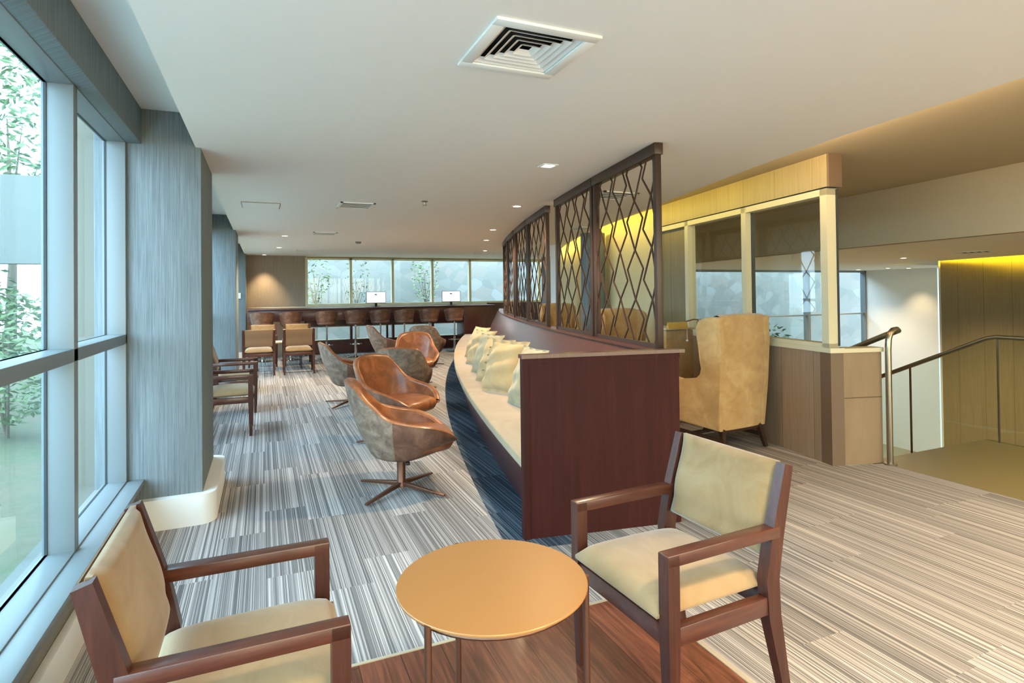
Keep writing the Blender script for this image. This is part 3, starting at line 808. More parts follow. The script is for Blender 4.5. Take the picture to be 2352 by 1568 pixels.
# ================================================================== SWIVEL CHAIRS
def make_swivel(label, group):
    t = thing('swivel_chair', label, 'swivel chair', (0, 0, 0), 0, group)
    A1 = math.radians(150)
    def rimz(th):
        return cint(abs(math.degrees(th)), [(0, 0.83), (32, 0.805), (50, 0.69), (68, 0.585), (90, 0.545), (118, 0.51), (138, 0.455), (150, 0.40)])
    def rimr(th):
        d = abs(math.degrees(th))
        return cint(d, [(0, 0.405), (38, 0.415), (60, 0.365), (90, 0.345), (118, 0.385), (150, 0.438)])
    def dirv(th): return Vector((math.sin(th), -math.cos(th), 0))
    def outer(th, v):
        z0 = 0.255 + 0.05*cint(abs(math.degrees(th)), [(0, 0), (90, 0.1), (140, 1.0)])
        rb = cint(abs(math.degrees(th)), [(0, 0.20), (60, 0.22), (110, 0.27), (140, 0.34)])
        z1 = rimz(th); R1 = rimr(th)
        # rounded bottom edge then straight flare
        if v < 0.25:
            k = v/0.25; a = k*PI/2
            r = rb - 0.07 + 0.07*math.sin(a) ; z = z0 + 0.06*(1-math.cos(a))
            return dirv(th)*(r + 0.03*k) + Vector((0, 0, z))
        k = (v-0.25)/0.75
        r = lerp(rb+0.03, R1, k**0.9) + 0.018*math.sin(PI*k); z = lerp(z0+0.06, z1, k)
        return dirv(th)*r + Vector((0, 0, z))
    TH = 0.055
    def inner(th, v):
        "v 0 rim -> 1 seat level"
        R1 = rimr(th); z1 = rimz(th)
        r0 = R1 - TH; zs = 0.375
        rb = cint(abs(math.degrees(th)), [(0, 0.235), (60, 0.25), (110, 0.29), (140, 0.36)])
        k = v
        return dirv(th)*(lerp(r0, rb-0.01, k) + 0.006*math.sin(PI*k)) + Vector((0, 0, lerp(z1, zs, k)))
    def rim(th, k):
        a = outer(th, 1.0); b = inner(th, 0.0)
        p = a.lerp(b, k); p.z += 0.016*math.sin(PI*k); return p
    SE = math.radians(74)
    def band(name, t0, t1, mat, n):
        mb = MB()
        mb.grid(n, 16, lambda u, v: outer(lerp(t0, t1, u), v))
        return mb.build(name, mat, t, ang=60)
    band('back_shell', -SE, SE, M['taupe'], 34)
    band('side_panel', SE, A1, M['brownl'], 18); band('side_panel', -A1, -SE, M['brownl'], 18)
    mb = MB()
    N = 60
    mb.grid(N, 7, lambda u, v: rim(lerp(-A1, A1, u), v))
    mb.grid(N, 12, lambda u, v: inner(lerp(-A1, A1, u), v))
    for sgn in (-1, 1):
        th = sgn*A1
        mb.grid(8, 2, lambda u, v: (outer(th, lerp(0.1, 1, u)) if v < 0.5 else inner(th, 1-lerp(0.0, 1, u))))
    bmesh.ops.remove_doubles(mb.bm, verts=mb.bm.verts, dist=0.0008)
    mb.build('inner_lining', M['cognac'], t, ang=60)
    # seat pad with rounded nose
    mb = MB()
    def plan(a):
        x = math.sin(a); y = math.cos(a)
        rr = cint(abs(math.degrees(a)), [(0, 0.385), (30, 0.405), (44, 0.375), (75, 0.31), (120, 0.262), (180, 0.25)])
        return Vector((x*rr, y*rr, 0))
    prof = [(0.0, 0.452), (0.45, 0.450), (0.8, 0.440), (0.95, 0.425), (1.0, 0.400), (0.985, 0.36), (0.93, 0.325), (0.6, 0.30), (0.0, 0.295)]
    rings = []
    NA = 56
    for k, z in prof:
        if k == 0: rings.append([mb.bm.verts.new((0, 0, z))]); continue
        rings.append([mb.bm.verts.new(plan(2*PI*i/NA - PI)*k + Vector((0, 0, z))) for i in range(NA)])
    for a in range(len(rings)-1):
        A_, B_ = rings[a], rings[a+1]
        for i in range(NA):
            j = (i+1) % NA
            if len(A_) == 1: mb.bm.faces.new((A_[0], B_[i], B_[j]))
            elif len(B_) == 1: mb.bm.faces.new((A_[i], A_[j], B_[0]))
            else: mb.bm.faces.new((A_[i], A_[j], B_[j], B_[i]))
    mb.build('seat_cushion', M['cognac'], t, ang=60)
    sb = MB().lathe([(0, 0.255), (0.17, 0.262), (0.17, 0.30), (0, 0.31)], 28).build('seat_base', M['brownl'], t)
    MB().lathe([(0.032, 0.262), (0.032, 0.06), (0.040, 0.045), (0.040, 0.03), (0.0, 0.03)], 20).build('column', M['bronze'], t)
    MB().bar((0.05, 0.02, 0.245), (0.17, 0.03, 0.235), 0.03, 0.022, bev=0.004).build('lever', M['black'], sb)
    for k in range(4):
        a = PI/4 + k*PI/2
        d = Vector((math.cos(a), math.sin(a), 0))
        MB().bar(d*0.02 + Vector((0, 0, 0.052)), d*0.385 + Vector((0, 0, 0.018)), 0.036, 0.03, 0.026, 0.014, bev=0.003).build('foot', M['bronze'], t)
    return t
SG = 'leather swivel tub chairs'
sw = make_swivel('leather swivel chair nearest the camera, its taupe back and four-star foot in full view', SG)
sw.location = (0.93, 4.28, 0); sw.rotation_euler = (0, 0, -PI/2 - 0.10)
def face(dx, dy): return math.atan2(-dx, dy)
dup(sw, (1.20, 5.72, 0), face(0.55, -0.80), 'leather swivel chair turned towards the camera just behind the nearest one', SG)
dup(sw, (1.05, 7.93, 0), face(1, 0.05), 'leather swivel chair farther left, only its taupe back edge showing', SG)
dup(sw, (1.55, 6.98, 0), face(0.35, 0.94), 'leather swivel chair showing its broad back, left of the bench middle', SG)
dup(sw, (2.20, 8.95, 0), face(-0.15, -1), 'leather swivel chair facing the camera beyond the broad-backed one', SG)
dup(sw, (2.29, 11.8, 0), face(1, 0.1), 'leather swivel chair at the far end before the bar, the left one', SG)
dup(sw, (3.02, 11.35, 0), face(0.5, 0.85), 'leather swivel chair at the far end before the bar, the right one', SG)

# ================================================================== CURVED BENCH
def fx(y):
    k = y-3.1; return 1.417 + 0.1636*k + 0.013*k*k
def bframe(y):
    d = 0.1636 + 0.026*(y-3.1); T = Vector((d, 1, 0)).normalized(); R = Vector((T.y, -T.x, 0))
    F = Vector((fx(y), y, 0)); return F, T, R
def bf(y):
    F, T, R = bframe(y)
    return lambda o, z: F + R*o + Vector((0, 0, z))
Y0, Y1 = 3.12, 13.55
NB = 48
ys = [lerp(Y0, Y1, i/NB) for i in range(NB+1)]
fr = [bf(y) for y in ys]
t = thing('banquette', 'long curved banquette with dark wood back and cream seat pad', 'bench', (1.417, 3.1, 0))
inv = Matrix.Translation((-1.417, -3.1, 0))
MB().extrude_profile([(0.02, 0.37), (0.60, 0.37), (0.60, 0.05), (0.15, 0.0), (0.13, 0.0)], fr).xf(inv).build('seat_base', M['veneer'], t, ang=25)
MB().extrude_profile([(0.012, 0.372), (0.0, 0.385), (0.0, 0.432), (0.004, 0.443), (0.016, 0.45), (0.3, 0.458), (0.63, 0.452), (0.63, 0.372)], fr).xf(inv).build('seat_pad', M['seatfab'], t, ang=50)
MB().extrude_profile([(0.56, 0.44), (0.885, 1.06), (0.99, 1.06), (0.99, 0.0), (0.56, 0.0)], fr).xf(inv).build('backrest', M['veneer'], t, ang=25)
F, T, R = bframe(3.1)
def pframe(yo):
    return lambda o, z: F + R*o + T*yo + Vector((0, 0, z))
epm = MB().extrude_profile([(-0.018, 0), (1.0, 0), (1.0, 1.062), (-0.018, 1.062)], [pframe(-0.005), pframe(0.045)]); epo = epm.xf(inv).build('end_panel', M['veneerpanel'], t, ang=25)
es = MB().extrude_profile([(-0.022, 0), (0.012, 0), (0.012, 1.062), (-0.022, 1.062)], [pframe(-0.012), pframe(0.05)])
es.extrude_profile([(0.012, 1.03), (1.004, 1.03), (1.004, 1.062), (0.012, 1.062)], [pframe(-0.010), pframe(0.0)]); es.xf(inv).build('end_trim', M['veneerpanel'], epo, ang=25)
cp = MB().extrude_profile([(-0.03, 1.063), (1.035, 1.063), (1.035, 1.085), (-0.03, 1.085)], [pframe(-0.02), pframe(0.06)]); cp.xf(inv).build('end_cap', M['veneer'], epo, ang=25)
MB().extrude_profile([(0.87, 1.06), (1.0, 1.06), (1.0, 1.075), (0.87, 1.075)], fr).xf(inv).build('back_cap', M['veneer'], t, ang=25)
e2 = bf(Y1+0.0); e3 = bf(Y1+0.04)
MB().extrude_profile([(-0.0, 0), (1.0, 0), (1.0, 1.06), (0.85, 1.06), (0.55, 0.46), (0, 0.46)], [e2, e3]).xf(inv).build('end_panel', M['veneer'], t, ang=25)
# dark border carpet under the bench front
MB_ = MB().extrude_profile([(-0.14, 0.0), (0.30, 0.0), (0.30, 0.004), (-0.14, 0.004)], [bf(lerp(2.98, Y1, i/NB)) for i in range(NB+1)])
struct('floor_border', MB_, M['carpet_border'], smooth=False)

# ---- cushions on the bench
def pillow_mesh(s, th, seed, flange=0.0, name='cushion'):
    rnd = random.Random(seed); ph = [rnd.uniform(0, 6.28) for _ in range(6)]
    mb = MB(); n = 26
    def P(u, v, sg):
        a = 2*u-1; b = 2*v-1
        x = a*s/2*(1 - 0.045*(1-b*b)); z = b*s/2*(1 - 0.045*(1-a*a))
        e = max(0.0, (1-a*a)*(1-b*b))**0.55
        wr = 0.008*math.sin(5*a+3*b+ph[0])*math.sin(4*b-2*a+ph[1]) + 0.006*math.sin(9*b+ph[2]+2*a)
        k = min(1, e*3)
        return Vector((x, sg*(th/2*e + wr*k*1.2) + 0.002*sg, z))
    mb.grid(n, n, lambda u, v: P(u, v, 1)); mb.grid(n, n, lambda u, v: P(u, v, -1))
    if flange > 0:
        def fl(k, v):
            # ring around the square edge
            q = (k*4) % 4; i = int(q); r = 2*(q-i)-1
            a, b = [(r, -1), (1, r), (-r, 1), (-1, -r)][i]
            x = a*s/2*(1-0.045*(1-b*b)); z = b*s/2*(1-0.045*(1-a*a))
            f = 1 + v*flange/(s/2)
            return Vector((x*f, 0.010*math.sin(k*90)*v, z*f))
        mb.grid(96, 3, fl, wrapu=True)
        mb.xf(Matrix.Identity(4))
    bmesh.ops.remove_doubles(mb.bm, verts=mb.bm.verts, dist=0.0006)
    return mb
def cushion(y, off, size, th, rz, lean, mat, label, seed, flange=0.0, roll=0.0, buttons=False):
    F, T, R = bframe(y)
    t = thing('cushion', label, 'cushion', F + R*off + Vector((0, 0, 0.452)), 0, 'scatter cushions on the bench')
    mb = pillow_mesh(size, th, seed, flange)
    ang = math.atan2(T.y, T.x) + rz
    zoff = (size/2+flange*0.6)*math.cos(lean)*(abs(math.cos(roll))+abs(math.sin(roll)))*0.95 + th*0.25*math.sin(lean)
    mat4 = Matrix.Translation((0, 0, zoff)) @ Matrix.Rotation(ang, 4, 'Z') @ Matrix.Rotation(lean, 4, 'X') @ Matrix.Rotation(roll, 4, 'Y')
    mb.xf(mat4)
    cvr = mb.build('cover', mat, t, ang=80)
    if buttons:
        b = MB()
        for k in range(4):
            q = mat4 @ Vector((0.04, th/2+0.003, -0.14+0.09*k)); b.lathe([(0, 0.008), (0.012, 0.004), (0.012, -0.004), (0, -0.006)], 10, q)
        b.build('buttons', M['backbrown'], cvr)
    return t
PG, PB = M['pillowg'], M['pillow']
cushion(4.15, 0.47, 0.50, 0.15, 0.12, 0.36, PB, 'beige cushion lying low beside the dark wooden end panel', 1, 0.02)
cushion(4.72, 0.42, 0.52, 0.15, 0.15, 0.34, PG, 'grey cushion leaning just past the wooden end panel', 2, 0.015)
cushion(5.50, 0.36, 0.50, 0.17, 0.55, 0.36, PB, 'large ruffled beige cushion nearest the camera on the open seat', 3, 0.03)
cushion(6.15, 0.36, 0.49, 0.16, 0.5, 0.38, PB, 'beige cushion with a row of buttons behind the ruffled one', 4, 0.015, 0, True)
cushion(6.85, 0.36, 0.50, 0.15, 0.45, 0.36, PG, 'grey-beige cushion third from the front of the row', 5, 0.01)
cushion(7.75, 0.36, 0.50, 0.15, 0.5, 0.40, PB, 'pale cushion at the back of the cushion row', 6, 0.01)
cushion(8.60, 0.36, 0.50, 0.15, 0.4, 0.42, PB, 'beige cushion farthest along the curved bench', 7, 0.01)

# ================================================================== LATTICE SCREENS on the bench back
def lattice_panel(ya, yb, label, seed):
    Fa, Ta, Ra = bframe(ya); Fb, Tb, Rb = bframe(yb)
    a = Fa + Ra*0.945; b = Fb + Rb*0.945
    d = (b-a); L = d.length; rz = math.atan2(d.y, d.x)
    t = thing('lattice_screen', label, 'screen', (a.x, a.y, 1.0755), rz, 'lattice screens above the bench')
    Ht = ZC - 1.0755 - 0.002
    f = MB()
    for x0 in (0.0, L-0.045): f.box((x0, -0.02, 0), (x0+0.045, 0.02, Ht-0.03), 0.002)
    f.box((0.045, -0.016, 0), (L-0.045, 0.016, 0.03)); f.build('frame', M['lattice'], t)
    MB().box((-0.01, -0.03, Ht-0.075), (L+0.01, 0.03, Ht), 0.002).build('top_rail', M['lattice'], t)
    lm = MB()
    x0, x1, z0, z1 = 0.045, L-0.045, 0.03, Ht-0.075
    nst = 8; wst = (x1-x0)/nst; amp = wst*0.5
    steps = (0.135, 0.215)
    for k in range(nst+1):
        xc = x0 + wst*k; sg = 1 if k % 2 == 0 else -1
        pts = []; z = z0 - 0.06 - 0.03*(seed % 3); j = 0
        while z < z1 + 0.3:
            o = (1 if j % 2 == 0 else -1)*sg*amp*0.985
            pts.append((min(max(xc+o, x0), x1), z)); z += steps[(j + (k//2)) % 2]; j += 1
        for p, q in zip(pts, pts[1:]):
            if q[1] <= z0 or p[1] >= z1: continue
            if p[1] < z0: tt = (z0-p[1])/(q[1]-p[1]); p = (lerp(p[0], q[0], tt), z0)
            if q[1] > z1: tt = (z1-p[1])/(q[1]-p[1]); q = (lerp(p[0], q[0], tt), z1)
            if math.dist(p, q) < 1e-3: continue
            lm.bar((p[0], 0, p[1]), (q[0], 0, q[1]), 0.0085, 0.010, ref=(0, 1, 0))
    lm.build('lattice', M['lattice'], t, smooth=False)
    return t
pan = [(3.22, 4.36), (4.40, 5.55), (5.95, 7.10), (7.14, 8.25), (8.42, 9.5), (9.54, 10.6)]
pl = ['near panel of the largest dark lattice screen above the bench end', 'far panel of the largest dark lattice screen above the bench',
      'near panel of the middle dark lattice screen', 'far panel of the middle dark lattice screen',
      'near panel of the farthest dark lattice screen', 'far panel of the farthest dark lattice screen']
for i, (a, b) in enumerate(pan): lattice_panel(a, b, pl[i], i)

# ================================================================== BAR
t = thing('bar_counter', 'long dark wood bar counter below the far windows', 'bar counter', (0, 14.2, 0))
MB().box((-0.33, 0.0, 1.115), (5.62, 0.66, 1.155), 0.004).build('countertop', M['veneer'], t)
MB().box((-0.33, 0.03, 0.86), (4.75, 0.06, 1.113), 0.003).build('apron', M['veneer'], t)
MB().box((4.76, 0.02, 0.0), (5.60, 0.62, 1.113), 0.004).build('end_cabinet', M['veneer'], t)
for x in (0.9, 2.85):
    MB().box((x, 0.5, 0.0), (x+0.05, 0.55, 1.113), 0.003).build('leg', M['darkwood'], t)
MB().box((-0.33, 0.60, 1.155), (5.62, 0.66, 1.185), 0.003).build('upstand', M['beigeframe'], t)
def make_stool(label, group):
    t = thing('bar_stool', label, 'bar stool', (0, 0, 0), 0, group)
    def sh(u, v, o):
        a = lerp(-1.9, 1.9, u); zt = 1.10 - 0.10*abs(math.sin(a/2))**2
        z = lerp(0.80, zt, v); r = 0.215 + 0.045*v + o
        return Vector((r*math.sin(a), -r*math.cos(a)*0.95+0.02, z))
    mb = MB(); mb.grid(26, 8, lambda u, v: sh(u, v, 0.0)); mb.grid(26, 8, lambda u, v: sh(u, v, -0.03)); mb.grid(26, 2, lambda u, v: sh(u, 1.0, -0.03*v)); 
    for uu in (0, 1): mb.grid(8, 2, lambda u, v: sh(uu, u, -0.03*v))
    bmesh.ops.remove_doubles(mb.bm, verts=mb.bm.verts, dist=0.001)
    mb.build('backrest', M['brownl'], t, ang=60)
    MB().lathe([(0, 0.755), (0.17, 0.76), (0.215, 0.79), (0.215, 0.83), (0.19, 0.85), (0, 0.855)], 28).build('seat', M['brownl'], t)
    pdl = MB().lathe([(0.02, 0.76), (0.02, 0.40), (0.032, 0.39), (0.032, 0.05), (0.06, 0.03), (0.20, 0.018), (0.215, 0.006), (0.215, 0.0), (0, 0.0)], 28).build('pedestal', M['chrome'], t)
    MB().tube([(0.13*math.sin(a), 0.06+0.13*math.cos(a), 0.30) for a in [2*PI*k/24 for k in range(24)]], 0.009, 8, True).build('footrest', M['chrome'], pdl)
    return t
sx = [-0.03, 0.56, 1.33, 1.98, 2.57, 3.13, 3.76, 4.42]
SL = ['brown bar stool at the left end of the bar', 'brown bar stool second from the left end of the bar', 'brown bar stool third from the left end of the bar',
      'brown bar stool fourth from the left, left of the first monitor', 'brown bar stool fifth from the left, in front of the first monitor', 'brown bar stool sixth from the left, right of the first monitor',
      'brown bar stool seventh from the left, left of the second monitor', 'brown bar stool at the right end beside the bar cabinet']
sto = make_stool(SL[0], 'bar stools'); sto.location = (sx[0], 13.93, 0)
for i in range(1, 8): dup(sto, (sx[i], 13.93 + 0.04*math.sin(i*2.1), 0), 0.25*math.sin(i*1.7), SL[i])
def monitor(x, y, rz, label):
    t = thing('monitor', label, 'computer monitor', (x, y, 1.155), rz, 'monitors on the bar')
    cs = MB().box((-0.245, -0.012, 0.085), (0.245, 0.012, 0.375), 0.006).build('casing', M['black'], t)
    MB().box((-0.232, -0.0145, 0.10), (0.232, -0.0125, 0.362)).build('screen', M['screen'], cs)
    lg = MB(); lg.box((-0.03, -0.0155, 0.285), (0.03, -0.0147, 0.30)); lg.box((-0.045, -0.0155, 0.298), (0.015, -0.0147, 0.312)); lg.build('screen_logo', M['gasket'], cs)
    s = MB(); s.box((-0.03, 0.0, 0.012), (0.03, 0.03, 0.10), 0.003); s.lathe([(0, 0), (0.11, 0), (0.11, 0.01), (0, 0.014)], 24, (0, 0.02, 0)); s.build('stand', M['black'], t)
monitor(2.56, 14.48, 0.05, 'black-framed monitor with white screen on the bar, the left one')
monitor(4.50, 14.48, -0.12, 'black-framed monitor with white screen on the bar, the right one')

# ================================================================== WING CHAIRS, LAMP, DIVIDER
def make_wing(label, group):
    t = thing('wing_chair', label, 'wing chair', (0, 0, 0), 0, group)
    # local: faces +Y, back plane near y=-0.38
    def bb(u, v, sg):
        a = 2*u-1; z = lerp(0.20, 1.215, v)
        w_ = lerp(0.275, 0.30, v)
        yc = -0.36 - 0.035*v - 0.02*math.sin(PI*v)
        crown = 0.012*(1-a*a)
        if sg > 0: return Vector((a*w_*0.95, yc + 0.11, z + crown*v - 0.02*v))
        return Vector((a*w_, yc - 0.015*(1-a*a), z + crown*v))
    mb = MB()
    mb.grid(14, 18, lambda u, v: bb(u, v, 1)); mb.grid(14, 18, lambda u, v: bb(u, v, -1))
    for vv in (0, 1): mb.grid(14, 4, lambda u, k: bb(u, vv, 1).lerp(bb(u, vv, -1), k) + Vector((0, 0, (0.025*math.sin(PI*k)) if vv else 0)))
    for uu in (0, 1): mb.grid(18, 4, lambda u, k: bb(uu, u, 1).lerp(bb(uu, u, -1), k))
    bmesh.ops.remove_doubles(mb.bm, verts=mb.bm.verts, dist=0.001)
    mb.build('back', M['tan'], t, ang=60)
    # side panels: wing flowing into arm
    prof = [(-0.375, 0.20), (0.34, 0.235), (0.37, 0.30), (0.375, 0.60), (0.35, 0.655), (0.28, 0.668), (0.16, 0.645), (0.04, 0.622), (-0.08, 0.615), (-0.165, 0.632), (-0.215, 0.675), (-0.235, 0.74), (-0.225, 0.82), (-0.19, 0.93), (-0.16, 1.03), (-0.155, 1.10), (-0.18, 1.17), (-0.24, 1.205), (-0.31, 1.215), (-0.42, 1.215), (-0.42, 1.0), (-0.40, 0.6)]
    for s in (-1, 1):
        def pl_(o):
            def f(y, z):
                k = (y+0.42)/0.8
                x = (0.275 + 0.025*max(0, (z-0.2))) + 0.075*k + o
                if z > 0.72: x += 0.02*k
                return Vector((s*x, y, z))
            return f
        mb = MB().extrude_profile(prof, [pl_(-0.035), pl_(0.035)])
        es = [e for e in mb.bm.edges if len(e.link_faces) == 2 and any(len(f.verts) > 4 for f in e.link_faces)]
        bmesh.ops.bevel(mb.bm, geom=es, offset=0.026, segments=4, affect='EDGES', profile=0.5, clamp_overlap=True)
        mb.build('wing_side', M['tan'], t, ang=50)
    MB().box((-0.27, -0.30, 0.22), (0.27, 0.36, 0.36), 0.02).build('seat_base', M['tan'], t)
    MB().box((-0.275, -0.26, 0.355), (0.275, 0.385, 0.47), 0.04, seg=4).build('seat_cushion', M['tan'], t)
    for s in (-1, 1):
        MB().bar((s*0.24, -0.34, 0.22), (s*0.275, -0.40, 0.0), 0.045, 0.045, 0.03, 0.03).build('leg', M['darkwood'], t)
        MB().bar((s*0.27, 0.30, 0.25), (s*0.285, 0.33, 0.0), 0.045, 0.045, 0.03, 0.03).build('leg', M['darkwood'], t)
    st_ = MB(); 
    for s in (-1, 1): st_.bar((s*0.262, -0.37, 0.11), (s*0.28, 0.31, 0.12), 0.022, 0.03)
    st_.bar((-0.262, -0.02, 0.115), (0.262, -0.02, 0.115), 0.022, 0.03); st_.bar((-0.25, -0.345, 0.19), (0.25, -0.345, 0.19), 0.03, 0.04)
    st_.build('stretcher', M['darkwood'], t)
    return t
WG = 'tan suede wing chairs'
wcx = make_wing('tan suede wing chair seen from behind, beside the panelled low wall', WG)
wcx.location = (3.96, 4.38, 0); wcx.rotation_euler = (0, 0, 0.10)
dup(wcx, (4.24, 6.02, 0), PI+0.05, 'tan wing chair facing the camera behind the near lattice screen', WG)
dup(wcx, (5.35, 10.0, 0), PI-0.2, 'tan wing chair deeper in, left of the round grey pillar behind the lattice', WG)
t = tag(MB().box((4.06, 5.16, 0), (4.44, 5.28, 1.02), 0.02).build('divider', M['tan']), 'low upholstered divider between the wing chairs with a pale top', 'divider')
MB().box((4.05, 5.15, 1.021), (4.45, 5.29, 1.04), 0.004).build('divider_top', M['beigeframe'], t)
t = thing('floor_lamp', 'slim pharmacy floor lamp with yellow tent shade and pull chain', 'floor lamp', (4.38, 4.99, 0))
MB().lathe([(0, 0), (0.12, 0), (0.12, 0.012), (0.02, 0.022), (0.011, 0.03), (0.009, 1.10), (0, 1.105)], 24).build('pole', M['steel'], t)
u = right0
MB().tube([Vector((0, 0, 1.08)), Vector((0, 0, 1.135)) - u*0.02, Vector((0, 0, 1.14)) - u*0.06, Vector((0, 0, 1.115)) - u*0.16], 0.007, 8).build('arm', M['bronze'], t)
sh = MB(); c0 = Vector((0, 0, 1.045)) - u*0.14; c1 = c0 - u*0.24 - fwd0*0.10
nrm = fwd0
def tri(c): return [c - nrm*0.055, c + nrm*0.055, c + Vector((0, 0, 0.07))]
A_ = [sh.bm.verts.new(p) for p in tri(c0)]; B_ = [sh.bm.verts.new(p) for p in tri(c1)]
for i, j in ((1, 2), (2, 0)): sh.bm.faces.new((A_[i], A_[j], B_[j], B_[i]))
sh.bm.faces.new(A_); sh.bm.faces.new(B_[::-1])
shd = sh.build('lamp_shade', M['brass'], t, smooth=False)
pc = MB().tube([c0 + Vector((0, 0, 0.0)), c0 + Vector((0, 0, -0.12))], 0.003, 6); pc.lathe([(0, 0.016), (0.013, 0.004), (0.013, -0.006), (0, -0.016)], 12, c0 + Vector((0, 0, -0.135)))
pc.build('pull_chain', M['white'], shd)

# ================================================================== RAILINGS
def arc(c, a, b, n, r, u, v):
    return [Vector(c) + u*(r*math.cos(lerp(a, b, k/n))) + v*(r*math.sin(lerp(a, b, k/n))) for k in range(n+1)]
t = thing('handrail', 'curled brushed steel handrail post at the top of the stairs', 'handrail', (4.74, 3.17, 0))
MB().tube([(0, -0.01, 0), (0, -0.01, 0.95), (0.005, -0.012, 1.03), (0.02, -0.015, 1.075), (0.05, -0.02, 1.105), (0.085, -0.03, 1.11), (0.115, -0.02, 1.10), (0.125, 0.02, 1.085), (0.125, 0.10, 1.05), (0.125, 1.6, 0.36)], 0.024, 16).build('rail_tube', M['steel'], t)
MB().lathe([(0, 0), (0.05, 0), (0.05, 0.012), (0, 0.014)], 24, (0, -0.01, 0)).build('base_plate', M['steel'], t)
MB().bar((0.03, 0.01, 0.02), (0.03, 0.01, 0.93), 0.02, 0.035).build('post_bracket', M['steel'], t)
t = thing('glass_balustrade', 'steel-railed glass balustrade sloping down beside the stairs', 'balustrade', (6.30, 3.2, 0))
MB().tube([(0, -3.6, 0.985), (0, -0.02, 0.985), (0, 0.06, 0.965), (0, 1.9, 0.085)], 0.022, 14).build('top_rail', M['steel'], t)
def gpanel(y0, y1, zb0, zb1, zt0, zt1):
    mb = MB()
    vs = [(y0, zb0), (y1, zb1), (y1, zt1), (y0, zt0)]
    mb.extrude_profile(vs, [lambda y, z: Vector((-0.006, y, z)), lambda y, z: Vector((0.006, y, z))]); return mb
gpanel(-1.25, -0.035, 0.002, 0.002, 0.97, 0.97).build('glass_panel', M['glassg'], t, smooth=False)
gpanel(-2.5, -1.265, 0.002, 0.002, 0.97, 0.97).build('glass_panel', M['glassg'], t, smooth=False)
gpanel(-0.025, 0.76, -0.03, -0.40, 0.975, 0.63).build('glass_panel', M['glassg'], t, smooth=False)
gpanel(0.775, 1.85, -0.41, -0.92, 0.62, 0.11).build('glass_panel', M['glassg'], t, smooth=False)
MB().box((-0.009, -0.036, 0.0), (0.009, -0.026, 0.97)).build('joint_strip', M['steel'], t)
MB().box((-0.009, 0.762, -0.42), (0.009, 0.774, 0.63)).build('joint_strip', M['bronze'], t)

# ================================================================== CEILING FITTINGS
t = thing('air_diffuser', 'large square white air diffuser in the ceiling', 'air vent', (0.97, 2.08, ZC))
hw, hh = 0.195, 0.205
f = MB()
for a, b in (((-hw-0.02, -hh-0.02, -0.012), (hw+0.02, -hh+0.028, 0.0)), ((-hw-0.02, hh-0.028, -0.012), (hw+0.02, hh+0.02, 0.0)), ((-hw-0.02, -hh+0.028, -0.012), (-hw+0.028, hh-0.028, 0.0)), ((hw-0.028, -hh+0.028, -0.012), (hw+0.02, hh-0.028, 0.0))): f.box(a, b, 0.002)
f.build('frame', M['white'], t)
d = MB(); d.box((-hw, -hh, 0.09), (hw, hh, 0.10)); 
for a, b in (((-hw, -hh, 0.0), (-hw+0.005, hh, 0.1)), ((hw-0.005, -hh, 0.0), (hw, hh, 0.1)), ((-hw, -hh, 0.0), (hw, -hh+0.005, 0.1)), ((-hw, hh-0.005, 0.0), (hw, hh, 0.1))): d.box(a, b)
d.build('duct', M['darkvoid'], t)
for k in range(5):
    o = MB(); r0 = 0.165 - 0.030*k; zb = -0.004; r1 = r0-0.022; zt = 0.012
    kx = hw/0.195; ky = hh/0.195
    V = []
    for r, z in ((r0, zb), (r1, zt), (r1-0.002, zt), (r0-0.003, zb)):
        V.append([o.bm.verts.new((sx_*r*kx, sy_*r*ky, z)) for sx_, sy_ in ((-1, -1), (1, -1), (1, 1), (-1, 1))])
    for a in range(4):
        b = (a+1) % 4
        for i in range(4):
            j = (i+1) % 4; o.bm.faces.new((V[a][i], V[a][j], V[b][j], V[b][i]))
    o.build('louvre', M['white'], t, smooth=False)
def small_vent(x, y, sx_, sy_, label, z=ZC, rz=0.0):
    t = thing('air_vent', label, 'air vent', (x, y, z), rz, 'smaller ceiling air vents')
    f = MB()
    f.box((-sx_/2, -sy_/2, -0.010), (sx_/2, -sy_/2+0.025, 0)); f.box((-sx_/2, sy_/2-0.025, -0.010), (sx_/2, sy_/2, 0)); f.box((-sx_/2, -sy_/2, -0.010), (-sx_/2+0.025, sy_/2, 0)); f.box((sx_/2-0.025, -sy_/2, -0.010), (sx_/2, sy_/2, 0)); f.build('frame', M['white'], t)
    MB().box((-sx_/2+0.02, -sy_/2+0.02, -0.003), (sx_/2-0.02, sy_/2-0.02, -0.0005)).build('duct', M['darkvoid'], t)
    l = MB(); n = 5
    for k in range(n):
        y_ = lerp(-sy_/2+0.04, sy_/2-0.04, k/(n-1)); l.box((-sx_/2+0.025, y_-0.006, -0.009), (sx_/2-0.025, y_+0.006, -0.004))
    l.build('louvres', M['white'], t)
small_vent(0.92, 6.38, 0.36, 0.40, 'grey square air vent mid-ceiling, left of the lattice screens')
small_vent(0.88, 9.45, 0.36, 0.40, 'small air vent farther back beside the left downlights')
small_vent(0.82, 13.2, 0.36, 0.40, 'thin dark air vent close to the far taupe wall')
small_vent(4.9, 13.05, 0.36, 0.40, 'thin dark air vent close to the far windows, above the bar end')
small_vent(3.2, 4.9, 0.40, 0.40, 'air vent in the ceiling seen through the largest lattice screen')
small_vent(4.45, 7.6, 0.36, 0.40, 'air vent seen low through the second lattice panel')
small_vent(9.13, 4.83, 0.40, 0.40, 'dark round-looking vent in the lower hall ceiling by the yellow cove', 1.95, 0.3)
t = thing('ceiling_hatch', 'narrow access hatch outline in the ceiling near the first column', 'hatch', (-0.02, 6.70, ZC))
MB().box((-0.18, -0.20, -0.004), (0.18, 0.20, -0.0005)).build('panel', M['ceiling'], t)
